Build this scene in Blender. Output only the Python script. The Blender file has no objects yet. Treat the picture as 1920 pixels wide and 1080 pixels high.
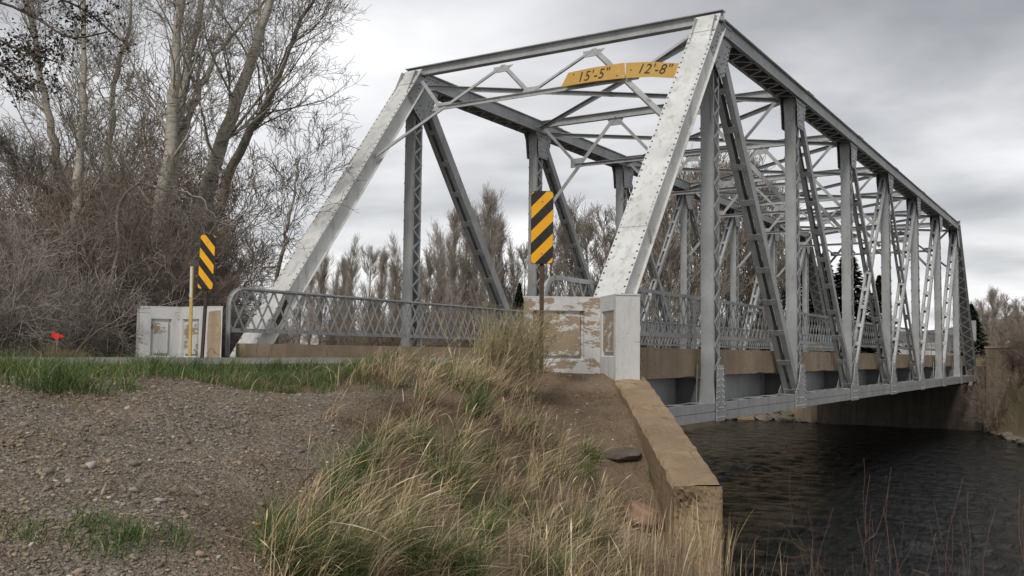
import bpy, math, random
import numpy as np
from mathutils import Vector, Matrix
random.seed(7)
rng = np.random.default_rng(7)
scene = bpy.context.scene
COL = scene.collection

# ------------------------------------------------------------------ camera, sky, sun, exposure
F_PX, YAW, PITCH, ROLL = 1790.5, 0.56374, 0.0677789, 0.0116125
CAM = np.array([-13.0047, -7.1609, 1.15])
Fv = np.array([math.cos(PITCH)*math.cos(YAW), math.cos(PITCH)*math.sin(YAW), math.sin(PITCH)])
Rv = np.array([math.sin(YAW), -math.cos(YAW), 0.0])
Uv = np.cross(Rv, Fv)
R2 = Rv*math.cos(ROLL)+Uv*math.sin(ROLL)
U2 = -Rv*math.sin(ROLL)+Uv*math.cos(ROLL)
cd = bpy.data.cameras.new('camera'); cam = bpy.data.objects.new('camera', cd); COL.objects.link(cam)
cam.matrix_world = Matrix(((R2[0], U2[0], -Fv[0], CAM[0]), (R2[1], U2[1], -Fv[1], CAM[1]), (R2[2], U2[2], -Fv[2], CAM[2]), (0, 0, 0, 1)))
cd.sensor_width = 36; cd.lens = F_PX/1920*36; cd.clip_start = 0.1; cd.clip_end = 6000
scene.camera = cam

def at(px, py, d):
    """point seen at photo pixel (px,py) at a distance d along the view axis"""
    return CAM + d*(Fv + R2*(px-960)/F_PX - U2*(py-540)/F_PX)

SUN_EL, SUN_AZ = math.radians(46), math.radians(192)      # azimuth of the sun, counted from +x towards +y
w = bpy.data.worlds.new('World'); scene.world = w; w.use_nodes = True
nt = w.node_tree; nt.nodes.clear()
def N(nt, t, **k):
    n = nt.nodes.new(t)
    for a, b in k.items():
        if a == 'ins':
            for i, v in b.items():
                n.inputs[i].default_value = v
        else:
            setattr(n, a, b)
    return n
def ramp(nt, fac, stops, interp='LINEAR'):
    n = nt.nodes.new('ShaderNodeValToRGB'); n.color_ramp.interpolation = interp
    e = n.color_ramp.elements
    while len(e) < len(stops): e.new(0.5)
    for i, (p, c) in enumerate(stops):
        e[i].position = p
        c = (c, c, c) if isinstance(c, (int, float)) else c
        e[i].color = (*c, 1)
    nt.links.new(fac, n.inputs[0]); return n.outputs[0]
def mth(nt, op, a, b=None, clamp=False):
    n = nt.nodes.new('ShaderNodeMath'); n.operation = op; n.use_clamp = clamp
    for i, v in enumerate((a, b)):
        if v is None: continue
        if isinstance(v, (int, float)): n.inputs[i].default_value = v
        else: nt.links.new(v, n.inputs[i])
    return n.outputs[0]
def mix(nt, f, a, b, mode='MIX'):
    n = nt.nodes.new('ShaderNodeMix'); n.data_type = 'RGBA'; n.blend_type = mode
    for i, v in ((0, f), (6, a), (7, b)):
        if isinstance(v, (int, float)): n.inputs[i].default_value = v if i == 0 else (v, v, v, 1)
        elif isinstance(v, tuple): n.inputs[i].default_value = (*v, 1)
        else: nt.links.new(v, n.inputs[i])
    return n.outputs[2]
sky = N(nt, 'ShaderNodeTexSky', sky_type='NISHITA', sun_disc=False, sun_elevation=SUN_EL, sun_rotation=math.pi/2-SUN_AZ)
tc = N(nt, 'ShaderNodeTexCoord')
sp = N(nt, 'ShaderNodeSeparateXYZ'); nt.links.new(tc.outputs['Generated'], sp.inputs[0])
zz = mth(nt, 'ADD', mth(nt, 'MAXIMUM', sp.outputs[2], 0.0), 0.16)
cb = N(nt, 'ShaderNodeCombineXYZ')
nt.links.new(mth(nt, 'DIVIDE', sp.outputs[0], zz), cb.inputs[0]); nt.links.new(mth(nt, 'DIVIDE', sp.outputs[1], zz), cb.inputs[1])
mp = N(nt, 'ShaderNodeMapping'); mp.inputs['Location'].default_value = (3.1, 0.4, 0); mp.inputs['Rotation'].default_value = (0, 0, 0.5)
mp.inputs['Scale'].default_value = (1.0, 0.8, 1)
nt.links.new(cb.outputs[0], mp.inputs[0])
n1 = N(nt, 'ShaderNodeTexNoise', ins={'Scale': 0.75, 'Detail': 7.0, 'Roughness': 0.48, 'Distortion': 0.35}); nt.links.new(mp.outputs[0], n1.inputs['Vector'])
n2 = N(nt, 'ShaderNodeTexNoise', ins={'Scale': 2.2, 'Detail': 6.0, 'Roughness': 0.5, 'Distortion': 0.3}); nt.links.new(mp.outputs[0], n2.inputs['Vector'])
# thin bright cloud low and ahead, thick cloud overhead and to the right
az0 = 0.62
dt = N(nt, 'ShaderNodeVectorMath', operation='DOT_PRODUCT'); nt.links.new(tc.outputs['Generated'], dt.inputs[0])
dt.inputs[1].default_value = (math.cos(az0)*math.cos(.22), math.sin(az0)*math.cos(.22), math.sin(.22))
glow = mth(nt, 'POWER', mth(nt, 'MAXIMUM', dt.outputs['Value'], 0.0), 14.0)
dens = mth(nt, 'ADD', mth(nt, 'MULTIPLY', n1.outputs[0], 0.72), mth(nt, 'MULTIPLY', n2.outputs[0], 0.28))
dens = mth(nt, 'SUBTRACT', dens, mth(nt, 'MULTIPLY', glow, 0.10))
dens = mth(nt, 'ADD', dens, mth(nt, 'MULTIPLY', mth(nt, 'SUBTRACT', mth(nt, 'MINIMUM', sp.outputs[2], 0.5), 0.17), 0.42))
dens = mth(nt, 'ADD', dens, 0.02)
cloud = ramp(nt, dens, [(0.34, (7.6, 7.6, 7.65)), (0.44, (5.8, 5.82, 5.9)), (0.54, (3.9, 3.93, 4.05)), (0.66, (2.5, 2.53, 2.65))])
cmix = mix(nt, 0.94, sky.outputs[0], cloud)
bg = N(nt, 'ShaderNodeBackground'); bg.inputs[1].default_value = 0.1
nt.links.new(cmix, bg.inputs[0])
wo = N(nt, 'ShaderNodeOutputWorld'); nt.links.new(bg.outputs[0], wo.inputs[0])

sd = bpy.data.lights.new('sun', 'SUN'); sd.energy = 1.5; sd.angle = math.radians(12); sd.color = (1, .95, .88)
sun = bpy.data.objects.new('sun', sd); COL.objects.link(sun)
sun.rotation_euler = Vector((math.cos(SUN_AZ)*math.cos(SUN_EL), math.sin(SUN_AZ)*math.cos(SUN_EL), math.sin(SUN_EL))).to_track_quat('Z', 'Y').to_euler()
scene.view_settings.view_transform = 'Standard'; scene.view_settings.look = 'None'
scene.view_settings.exposure = 0.55; scene.view_settings.gamma = 1.0
scene.cycles.max_bounces = 6; scene.cycles.diffuse_bounces = 3; scene.cycles.transparent_max_bounces = 4

# ------------------------------------------------------------------ materials
MATS = {}
def new_mat(name):
    m = bpy.data.materials.new(name); m.use_nodes = True
    MATS[name] = m
    return m, m.node_tree, m.node_tree.nodes['Principled BSDF']
def noise(nt, vec, scale, detail=4, rough=.55, dist=0, sc=None):
    if sc is not None:
        mp = N(nt, 'ShaderNodeMapping'); mp.inputs['Scale'].default_value = sc; nt.links.new(vec, mp.inputs[0]); vec = mp.outputs[0]
    n = N(nt, 'ShaderNodeTexNoise', ins={'Scale': scale, 'Detail': detail, 'Roughness': rough, 'Distortion': dist})
    nt.links.new(vec, n.inputs['Vector']); return n.outputs[0]
def bump(nt, b, h, strength=.4, dist=.02):
    n = N(nt, 'ShaderNodeBump', ins={'Strength': strength, 'Distance': dist}); nt.links.new(h, n.inputs['Height']); nt.links.new(n.outputs[0], b.inputs['Normal'])
def pos(nt):
    return N(nt, 'ShaderNodeNewGeometry').outputs['Position']
def island(nt):
    return N(nt, 'ShaderNodeNewGeometry').outputs['Random Per Island']

def m_steel(name, base, rusty=.0):
    m, t, b = new_mat(name); p = pos(t)
    a = noise(t, p, 1.3, 5, .6); s = noise(t, p, 6, 5, .65, 0, (1, 1, .18)); f = noise(t, p, 22, 3, .6)
    c = mix(t, ramp(t, a, [(.3, 0.0), (.7, 1.0)]), tuple(x*.80 for x in base), tuple(x*1.12 for x in base))
    c = mix(t, ramp(t, s, [(.52, 0.0), (.72, .5)]), c, (.20, .19, .18))
    r = ramp(t, noise(t, p, 3.1, 7, .7), [(.66-rusty*.1, 0.0), (.70-rusty*.1, .85)])
    c = mix(t, r, c, (.16, .085, .045))
    rn = mth(t, 'MULTIPLY', ramp(t, noise(t, p, 5, 4, .6, 0, (1.5, 1.5, .10)), [(.60, 0.0), (.70, .8)]), ramp(t, noise(t, p, .9, 4, .6), [(.50, 0.0), (.62, 1.0)]))
    c = mix(t, rn, c, (.20, .13, .09))
    t.links.new(c, b.inputs['Base Color'])
    b.inputs['Metallic'].default_value = .35
    t.links.new(ramp(t, f, [(.3, .42), (.7, .60)]), b.inputs['Roughness'])
    bump(t, b, noise(t, p, 14, 4, .6), .12, .01)
    return m
m_steel('steel_paint', (.43, .44, .437), .15)
m_steel('steel_lit', (.76, .76, .74))  # paler bridge steel, sky light on the front end posts painted in
m_steel('rivet_dark', (.16, .15, .14), .5)  # shadow and dirt around the rivet heads put into a dark tone
m_steel('steel_dull', (.25, .255, .26), .4)

def m_concrete(name, base, stain, streak=True, bs=.5):
    m, t, b = new_mat(name); p = pos(t)
    a = noise(t, p, 1.2, 6, .62); g = noise(t, p, 35, 4, .65)
    c = mix(t, ramp(t, a, [(.3, 0.0), (.7, 1.0)]), tuple(x*.7 for x in base), tuple(x*1.15 for x in base))
    if streak:
        s = noise(t, p, 2.2, 5, .6, 0, (1.6, 1.6, .12))
        c = mix(t, ramp(t, s, [(.45, 0.0), (.68, .75)]), c, stain)
    c = mix(t, ramp(t, g, [(.25, .55), (.5, 0.0)]), c, tuple(x*.45 for x in base))
    c = mix(t, ramp(t, noise(t, p, 60, 2, .5), [(.62, 0.0), (.72, .5)]), c, tuple(min(1, x*1.6) for x in base))
    vc = N(t, 'ShaderNodeTexVoronoi', feature='DISTANCE_TO_EDGE', ins={'Scale': 1.3})
    wv = N(t, 'ShaderNodeVectorMath', operation='MULTIPLY_ADD'); nn_ = N(t, 'ShaderNodeTexNoise', ins={'Scale': 3.0, 'Detail': 5.0}); t.links.new(p, nn_.inputs['Vector'])
    t.links.new(nn_.outputs['Color'], wv.inputs[0]); wv.inputs[1].default_value = (.5, .5, .5); t.links.new(p, wv.inputs[2]); t.links.new(wv.outputs[0], vc.inputs['Vector'])
    crk = mth(t, 'MULTIPLY', ramp(t, vc.outputs['Distance'], [(.004, .8), (.014, 0.0)]), ramp(t, a, [(.45, 0.0), (.55, 1.0)]))
    c = mix(t, crk, c, tuple(x*.3 for x in base))
    c = mix(t, ramp(t, noise(t, p, 3.3, 8, .75), [(.56, 0.0), (.62, .45)]), c, tuple(x*.55 for x in base))
    t.links.new(c, b.inputs['Base Color']); b.inputs['Roughness'].default_value = .9
    h = mth(t, 'ADD', mth(t, 'MULTIPLY', noise(t, p, 5, 6, .65), 1.0), mth(t, 'MULTIPLY', g, .35))
    bump(t, b, h, bs, .03)
    return m
m_concrete('concrete_tan', (.40, .305, .205), (.27, .20, .135))
m_concrete('concrete_wing', (.33, .235, .145), (.20, .145, .09), bs=.9)
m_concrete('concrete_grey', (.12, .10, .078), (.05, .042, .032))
m_concrete('concrete_bank', (.20, .155, .11), (.09, .07, .05))

def m_peel(name, amount):
    m, t, b = new_mat(name); p = pos(t)
    peel = noise(t, p, 2.3, 8, .68, .3, (1, 1, 2.4))
    fine = noise(t, p, 14, 5, .7, 0, (1, 1, 2.5))
    v = mth(t, 'ADD', mth(t, 'MULTIPLY', peel, .75), mth(t, 'MULTIPLY', fine, .25))
    k = ramp(t, v, [(amount, 0.0), (amount+.012, 1.0)])
    white = mix(t, noise(t, p, 5, 5, .6), (.50, .50, .49), (.70, .70, .69))
    white = mix(t, ramp(t, noise(t, p, 3, 6, .7, 0, (2, 2, .3)), [(.5, 0.0), (.75, .5)]), white, (.33, .31, .28))
    tan = mix(t, noise(t, p, 8, 5, .6), (.25, .19, .125), (.38, .30, .21))
    c = mix(t, k, white, tan)
    c = mix(t, ramp(t, noise(t, p, 45, 3, .6), [(.66, 0.0), (.70, .7)]), c, (.16, .13, .10))
    t.links.new(c, b.inputs['Base Color']); b.inputs['Roughness'].default_value = .8
    bump(t, b, mth(t, 'SUBTRACT', mth(t, 'MULTIPLY', fine, .3), mth(t, 'MULTIPLY', k, .5)), .5, .012)
    return m
m_peel('peeling_white', .53); m_peel('peeling_panel', .46); m_peel('peeling_light', .64); m_peel('peeling_soft', .585)

def m_plain(name, c1, c2, rough=.7, scale=8, metal=0, bmp=.2):
    m, t, b = new_mat(name); p = pos(t)
    c = mix(t, ramp(t, noise(t, p, scale, 5, .6), [(.3, 0.0), (.7, 1.0)]), c1, c2)
    t.links.new(c, b.inputs['Base Color']); b.inputs['Roughness'].default_value = rough; b.inputs['Metallic'].default_value = metal
    if bmp: bump(t, b, noise(t, p, scale*3, 4, .6), bmp, .01)
    return m
def m_island(name, stops, rough=.8, extra=None, trans=0):
    m, t, b = new_mat(name)
    c = ramp(t, island(t), stops)
    if extra:
        c = mix(t, ramp(t, noise(t, pos(t), extra[0], 4, .6), [(.35, 0.0), (.65, 1.0)]), c, mix(t, .6, c, extra[1]))
    t.links.new(c, b.inputs['Base Color']); b.inputs['Roughness'].default_value = rough
    b.inputs['Specular IOR Level'].default_value = .25
    return m
m_plain('rust_post', (.06, .034, .022), (.13, .075, .045), .8, 14)
m_plain('dark_post', (.035, .028, .024), (.09, .055, .04), .8, 10)
m_plain('yellow_post', (.52, .36, .10), (.62, .45, .16), .6, 9)
m_plain('reflector_white', (.62, .60, .5), (.75, .73, .65), .5, 30)
m_plain('ink_black', (.03, .03, .03), (.06, .05, .045), .6, 20)
m_plain('yellow_paint', (.90, .42, .008), (.98, .50, .012), .45, 5, bmp=0)
m_plain('black_paint', (.012, .012, .012), (.03, .03, .03), .45, 12, bmp=0)
m_plain('red_cloth', (.75, .02, .01), (.9, .04, .02), .7, 20)
m_plain('orange_litter', (.75, .28, .02), (.6, .16, .02), .5, 40)
m_plain('rock_red', (.22, .125, .085), (.36, .23, .165), .9, 7, bmp=.8)
m_plain('rock_grey', (.09, .08, .068), (.21, .18, .145), .9, 5, bmp=.8)
m_plain('rock_dark', (.07, .058, .048), (.14, .115, .09), .9, 9, bmp=.8)
m_plain('driftwood', (.33, .27, .2), (.5, .43, .34), .8, 20)
m_plain('wood_post', (.1, .075, .05), (.17, .13, .09), .9, 8)
m_plain('house_red', (.20, .075, .055), (.26, .105, .08), .85, .8)
m_plain('house_white', (.55, .55, .54), (.65, .65, .63), .8, 2)
m_plain('roof_dark', (.09, .06, .055), (.14, .1, .09), .85, 2)
m_plain('glass_dark', (.02, .022, .025), (.03, .032, .035), .15, 1, bmp=0)
m_plain('rubber', (.015, .015, .015), (.03, .03, .03), .9, 10)
m_plain('hill', (.10, .095, .095), (.16, .15, .145), .95, .02, bmp=0)
m_plain('lamp_glass', (.4, .4, .38), (.5, .5, .48), .3, 3, bmp=0)
m_plain('sign_metal', (.3, .31, .31), (.4, .4, .4), .5, 3, metal=.3)
m_island('dry_grass', [(0, (.60, .46, .27)), (.3, (.32, .23, .13)), (.55, (.70, .57, .37)), (.75, (.20, .14, .08)), (1, (.80, .68, .48))], .75)
m_island('thatch', [(0, (.20, .14, .09)), (.5, (.27, .195, .125)), (.8, (.13, .095, .065)), (1, (.34, .26, .17))], .85)
m_island('green_grass', [(0, (.07, .12, .032)), (.35, (.12, .18, .055)), (.7, (.05, .09, .03)), (.88, (.19, .24, .09)), (1, (.50, .43, .23))], .7)
m_island('sage_leaf', [(0, (.20, .22, .11)), (.4, (.30, .31, .16)), (.7, (.14, .17, .08)), (1, (.52, .45, .28))], .8)
m_island('gravel', [(0, (.14, .122, .095)), (.3, (.28, .23, .17)), (.55, (.20, .182, .148)), (.75, (.37, .30, .22)), (.93, (.22, .155, .11)), (.975, (.38, .35, .31)), (1, (.58, .56, .52))], .85)
m_island('leaf_dark', [(0, (.03, .024, .02)), (.5, (.05, .04, .03)), (1, (.075, .06, .045))], .8)
m_island('needles', [(0, (.012, .022, .012)), (.6, (.022, .038, .018)), (1, (.035, .05, .025))], .8)
m_island('twig_brown', [(0, (.15, .118, .092)), (.5, (.25, .20, .16)), (1, (.36, .30, .245))], .9)
m_island('twig_grey', [(0, (.20, .18, .155)), (.6, (.30, .27, .235)), (1, (.16, .135, .11))], .9)
m_island('twig_pale', [(0, (.26, .23, .20)), (.6, (.38, .34, .30)), (1, (.18, .15, .13))], .9)
m_island('twig_dark', [(0, (.05, .038, .03)), (.5, (.09, .07, .055)), (1, (.13, .105, .085))], .9)
m_island('twig_red', [(0, (.15, .085, .07)), (.5, (.22, .13, .105)), (1, (.13, .085, .07))], .8)
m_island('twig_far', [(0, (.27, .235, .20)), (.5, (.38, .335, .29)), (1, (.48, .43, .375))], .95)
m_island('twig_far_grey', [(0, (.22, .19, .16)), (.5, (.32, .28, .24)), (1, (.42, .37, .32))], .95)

def m_bark(name, pale, dark, low_dark):
    m, t, b = new_mat(name); p = pos(t)
    band = noise(t, p, 3.0, 6, .7, .2, (1.2, 1.2, 7)); a = noise(t, p, 2.0, 5, .6)
    c = mix(t, ramp(t, a, [(.3, 0.0), (.7, 1.0)]), tuple(x*.72 for x in pale), pale)
    c = mix(t, ramp(t, band, [(.55, 0.0), (.62, .9)]), c, dark)
    s = N(t, 'ShaderNodeSeparateXYZ'); t.links.new(p, s.inputs[0])
    zf = mth(t, 'ADD', mth(t, 'MULTIPLY', s.outputs[2], -.16), 1.0)
    zf = mth(t, 'ADD', zf, mth(t, 'MULTIPLY', mth(t, 'SUBTRACT', noise(t, p, 1.5, 6, .7), .5), 2.4), True)
    c = mix(t, mth(t, 'MULTIPLY', zf, low_dark, True), c, dark)
    t.links.new(c, b.inputs['Base Color']); b.inputs['Roughness'].default_value = .9
    bump(t, b, noise(t, p, 9, 6, .7, .4, (1, 1, .6)), .9, .04)
m_bark('bark_aspen', (.60, .56, .47), (.075, .06, .048), 1.0)
m_bark('bark_cottonwood', (.38, .34, .28), (.07, .055, .042), 1.2)

# ground: dirt and fine gravel
m, t, b = new_mat('ground_dirt'); p = pos(t)
v = N(t, 'ShaderNodeTexVoronoi', ins={'Scale': 38.0}); t.links.new(p, v.inputs['Vector'])
v2 = N(t, 'ShaderNodeTexVoronoi', ins={'Scale': 85.0}); t.links.new(p, v2.inputs['Vector'])
sepc = N(t, 'ShaderNodeSeparateColor'); t.links.new(v.outputs['Color'], sepc.inputs[0])
st = ramp(t, sepc.outputs[0], [(0, (.12, .11, .095)), (.4, (.20, .18, .15)), (.8, (.28, .24, .195)), (1, (.38, .35, .31))])
dirt = mix(t, ramp(t, noise(t, p, 1.1, 6, .65), [(.35, 0.0), (.65, 1.0)]), (.155, .108, .068), (.26, .195, .13))
dirt = mix(t, ramp(t, noise(t, p, 26, 4, .7), [(.4, 0.0), (.7, .7)]), dirt, (.26, .20, .145))
at_n = N(t, 'ShaderNodeAttribute', attribute_name='gravel')
gk = mth(t, 'MULTIPLY', at_n.outputs['Fac'], ramp(t, noise(t, p, 1.4, 5, .6), [(.3, .35), (.6, .95)]), True)
c = mix(t, gk, dirt, st)
far_n = N(t, 'ShaderNodeAttribute', attribute_name='meadow')
mead = mix(t, noise(t, p, .3, 6, .6), (.15, .125, .075), (.22, .185, .11))
c = mix(t, far_n.outputs['Fac'], c, mead)
t.links.new(c, b.inputs['Base Color']); b.inputs['Roughness'].default_value = .95; b.inputs['Specular IOR Level'].default_value = .2
h = mth(t, 'ADD', mth(t, 'MULTIPLY', v.outputs['Distance'], -.6), mth(t, 'ADD', mth(t, 'MULTIPLY', v2.outputs['Distance'], -.4), noise(t, p, 12, 6, .7)))
bump(t, b, h, .9, .035)

m, t, b = new_mat('asphalt'); p = pos(t)
c = mix(t, noise(t, p, 1.2, 6, .6), (.13, .125, .115), (.20, .19, .175))
c = mix(t, ramp(t, noise(t, p, 70, 2, .6), [(.4, 0.0), (.7, .6)]), c, (.26, .25, .23))
t.links.new(c, b.inputs['Base Color']); b.inputs['Roughness'].default_value = .9; bump(t, b, noise(t, p, 60, 3, .6), .4, .01)

m, t, b = new_mat('river_water'); p = pos(t)
b.inputs['Base Color'].default_value = (.006, .007, .007, 1); b.inputs['Roughness'].default_value = .06
b.inputs['IOR'].default_value = 1.33; b.inputs['Specular IOR Level'].default_value = .4
w1 = noise(t, p, 1.6, 7, .62, .8, (.75, 1.7, 1)); w2 = noise(t, p, .35, 3, .5, .5)
w3 = noise(t, p, 7, 4, .6, .5, (.8, 1.4, 1))
hh = mth(t, 'ADD', mth(t, 'MULTIPLY', w1, 1.0), mth(t, 'ADD', mth(t, 'MULTIPLY', w2, .6), mth(t, 'MULTIPLY', w3, .16)))
bump(t, b, hh, 1.0, .22)

# ------------------------------------------------------------------ object helpers
def tag(o, label=None, cat=None, group=None, kind=None):
    if label: o['label'] = label
    if cat: o['category'] = cat
    if group: o['group'] = group
    if kind: o['kind'] = kind
    return o
def empty(name, loc=(0, 0, 0), rz=0):
    o = bpy.data.objects.new(name, None); COL.objects.link(o); o.location = loc; o.rotation_euler[2] = rz
    o.empty_display_size = .2
    return o
def np_mesh(name, V, faces, mat, parent=None, smooth=False):
    """V (n,3); faces: list of (m,k) int arrays"""
    V = np.asarray(V, np.float32)
    me = bpy.data.meshes.new(name)
    me.vertices.add(len(V)); me.vertices.foreach_set('co', V.ravel())
    faces = [np.asarray(f, np.int32) for f in faces if len(f)]
    tot = np.concatenate([np.full(len(f), f.shape[1], np.int32) for f in faces])
    idx = np.concatenate([f.ravel() for f in faces])
    me.loops.add(len(idx)); me.loops.foreach_set('vertex_index', idx)
    me.polygons.add(len(tot))
    st = np.zeros(len(tot), np.int32); st[1:] = np.cumsum(tot)[:-1]
    me.polygons.foreach_set('loop_start', st); me.polygons.foreach_set('loop_total', tot)
    if smooth: me.polygons.foreach_set('use_smooth', np.ones(len(tot), bool))
    me.update(calc_edges=True); me.validate()
    me.materials.append(MATS[mat])
    o = bpy.data.objects.new(name, me); COL.objects.link(o)
    if parent is not None: o.parent = parent
    return o
def unit(v):
    v = np.asarray(v, float); return v/np.linalg.norm(v)
CUBEF = [(0, 1, 3, 2), (4, 6, 7, 5), (0, 4, 5, 1), (2, 3, 7, 6), (0, 2, 6, 4), (1, 5, 7, 3)]
class MB:
    def __init__(s): s.V = []; s.F = []; s.n = 0; s.mi = []
    def add(s, vs, fs):
        s.V.extend([tuple(v) for v in vs]); s.F.extend([tuple(i+s.n for i in f) for f in fs]); s.n += len(vs)
    def box(s, c, ax, ay, az):
        """ax, ay, az: full-size axis vectors"""
        c, ax, ay, az = map(np.asarray, (c, ax, ay, az))
        vs = [c+ax*i/2+ay*j/2+az*k/2 for i in (-1, 1) for j in (-1, 1) for k in (-1, 1)]
        s.add(vs, CUBEF)
    def absorb(s, o):
        s.split = len(s.F); s.add(o.V, o.F)
    def bb(s, x0, x1, y0, y1, z0, z1):
        s.box(((x0+x1)/2, (y0+y1)/2, (z0+z1)/2), (x1-x0, 0, 0), (0, y1-y0, 0), (0, 0, z1-z0))
    def beam(s, p0, p1, w, h, up=(0, 0, 1), off=(0, 0)):
        """w across, h along up; off shifts (side, up)"""
        p0, p1 = np.asarray(p0, float), np.asarray(p1, float)
        a = p1-p0; e = unit(a); side = np.cross(e, up)
        if np.linalg.norm(side) < 1e-6: side = np.cross(e, (1, 0, 0))
        side = unit(side); u = np.cross(side, e)
        s.box((p0+p1)/2+side*off[0]+u*off[1], a, side*w, u*h)
    def tee(s, p0, p1, w=.15, h=.1, up=(0, 0, 1), t=.014):
        s.beam(p0, p1, w, t, up); s.beam(p0, p1, t, h, up, (0, -h/2))
    def ibeam(s, p0, p1, w, h, up=(0, 0, 1), t=.02):
        s.beam(p0, p1, w, t, up, (0, h/2)); s.beam(p0, p1, w, t, up, (0, -h/2)); s.beam(p0, p1, t*.7, h-t, up)
    def prism(s, poly, ax, ay, n, origin, t):
        """polygon in the (ax, ay) plane at origin, extruded by t along n"""
        o, ax, ay, n = map(lambda v: np.asarray(v, float), (origin, ax, ay, n)); k = len(poly)
        a = [o+ax*p[0]+ay*p[1]-n*t/2 for p in poly]; b = [v+n*t for v in a]
        s.add(a+b, [tuple(range(k))[::-1], tuple(range(k, 2*k))]+[(i, (i+1) % k, (i+1) % k+k, i+k) for i in range(k)])
    def rivet(s, c, n, r=.021, h=.018):
        n = unit(n); u = unit(np.cross(n, (0.31, .87, .37))); v = np.cross(n, u); c = np.asarray(c)
        a = [c+(u*math.cos(k*math.pi/3)+v*math.sin(k*math.pi/3))*r for k in range(6)]
        b = [c+n*h+(u*math.cos(k*math.pi/3)+v*math.sin(k*math.pi/3))*r*.5 for k in range(6)]
        s.add(a+b, [tuple(range(6, 12))]+[(i, (i+1) % 6, (i+1) % 6+6, i+6) for i in range(6)])
    def tube(s, pts, r, n=8, cap=True):
        pts = [np.asarray(p, float) for p in pts]; rs = r if hasattr(r, '__len__') else [r]*len(pts)
        rings = []
        for i, p in enumerate(pts):
            e = unit(pts[min(i+1, len(pts)-1)]-pts[max(i-1, 0)])
            u = unit(np.cross(e, (.12, .93, .21) if abs(e[1]) < .9 else (1, 0, 0))); v = np.cross(e, u)
            rings.append([p+(u*math.cos(2*math.pi*k/n)+v*math.sin(2*math.pi*k/n))*rs[i] for k in range(n)])
        vs = [v for R in rings for v in R]; fs = []
        for i in range(len(pts)-1):
            for k in range(n): fs.append((i*n+k, i*n+(k+1) % n, (i+1)*n+(k+1) % n, (i+1)*n+k))
        if cap: fs += [tuple(range(n))[::-1], tuple(range(len(vs)-n, len(vs)))]
        s.add(vs, fs)
    def build(s, name, mat, parent=None, smooth=False):
        me = bpy.data.meshes.new(name); me.from_pydata([tuple(map(float, v)) for v in s.V], [], s.F); me.update()
        mats = mat if isinstance(mat, (list, tuple)) else [mat]
        for q in mats: me.materials.append(MATS[q])
        if len(mats) > 1:
            me.polygons.foreach_set('material_index', [0]*s.split+[1]*(len(s.F)-s.split))
        if smooth:
            for p in me.polygons: p.use_smooth = True
        o = bpy.data.objects.new(name, me); COL.objects.link(o)
        if parent is not None: o.parent = parent
        return o

# ------------------------------------------------------------------ the ground
PN, H, W = 6.1, 8.13, 7.951
LB = 8*PN
def sm(a, b, x):
    t = np.clip((x-a)/(b-a), 0, 1); return t*t*(3-2*t)
Fh = np.array([math.cos(YAW), math.sin(YAW)]); Rh = np.array([math.sin(YAW), -math.cos(YAW)])
_G = [(rng.uniform(-1, 1, 2)*s, rng.uniform(0, 6.3), a) for s, a, n in ((.9, .06, 6), (2.6, .022, 8), (7, .008, 10), (16, .0035, 10)) for _ in range(n)]
def lumps(x, y):
    z = np.zeros_like(x)
    for (k, ph, a) in _G: z = z+a*np.sin(k[0]*x+k[1]*y+ph)
    return z
def x_near(y):      # near shoreline, bridge axis coordinates
    return np.where(y > 9, np.minimum(.6+(y-9)*.85, 14), .6)
def x_far(y):
    return np.where(y < -.8, np.maximum(48.9-(-.8-y)*3.4, 37), 49.0-sm(9, 20, y)*2.0-np.minimum(np.maximum(0, y-20)*.25, 12))
def ground_z(x, y):
    x = np.asarray(x, float); y = np.asarray(y, float)
    d = (x-CAM[0])*Fh[0]+(y-CAM[1])*Fh[1]; l = (x-CAM[0])*Rh[0]+(y-CAM[1])*Rh[1]
    ramp_ = -.50+1.40*sm(-6.6, .5, y)*1.0
    ramp_ = np.where(y > 0.3, .90, ramp_)
    wing = .93-.262*np.clip(13.7-d, 0, 6.2)-.0*d
    wing = np.where(d > 13.7, .93, wing)
    dip = .42*sm(12.8, 9.4, d)*sm(.0, 1.5, l)
    k = sm(-1.6, 1.3, l)*sm(4.5, 7.5, d)
    z = ramp_*(1-k)+np.maximum(wing-dip, -1.3)*k
    z = z-np.where(d < 7.5, sm(.2, 3.0, l)*.5*(1-sm(4.5, 7.5, d)), 0)
    # grassy hummock left of the pylon
    z = z+.16*np.exp(-(((l+.35)/.9)**2+((d-11.2)/1.5)**2))
    amp = np.where((y > -8) & (y < .6) & (x < .5), 1.0, .8)
    z = z+lumps(x, y)*amp*sm(.7, .1, y)
    # fall to the river beyond the end of the wing wall
    z = z-np.where(d < 9.35, np.maximum(0, l-1.55)*1.15, 0)
    z = np.where((d >= 9.35) & (l > 1.78), -4.5, z)
    # road bed, left verge
    z = np.where((y > .5) & (y < 7.3) & (x < .6), .93, z)
    left = .92+lumps(x, y)*.8-sm(-4, 0, x)*sm(8, 12, y)*.25
    z = np.where((y >= 7.3) & (x <= x_near(y)), left, z)
    xn = x_near(y)
    z = np.where((x > xn) & (y > -.9) & (y < 8.8), -4.5, z)
    z = np.where((x > xn) & (y >= 8.8), np.maximum(left-(x-xn)*.9, -4.5), z)
    z = np.where((x > .6) & (y <= -.9) & (d > 9.35), -4.5, z)
    z = np.maximum(z, -4.5)
    # far bank
    xf = x_far(y)
    fb = np.minimum(.75+lumps(x*.6, y*.6)*1.5, -3.25+(x-xf)*np.where((y > -.8) & (y < 8.8), 40, .62)+lumps(x, y)*3)
    z = np.where(x > xf-1.5, np.maximum(z, np.where(x > xf-1.5, fb, -4.5)), z)
    # river upstream and downstream: beyond far away the land closes
    return z
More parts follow.
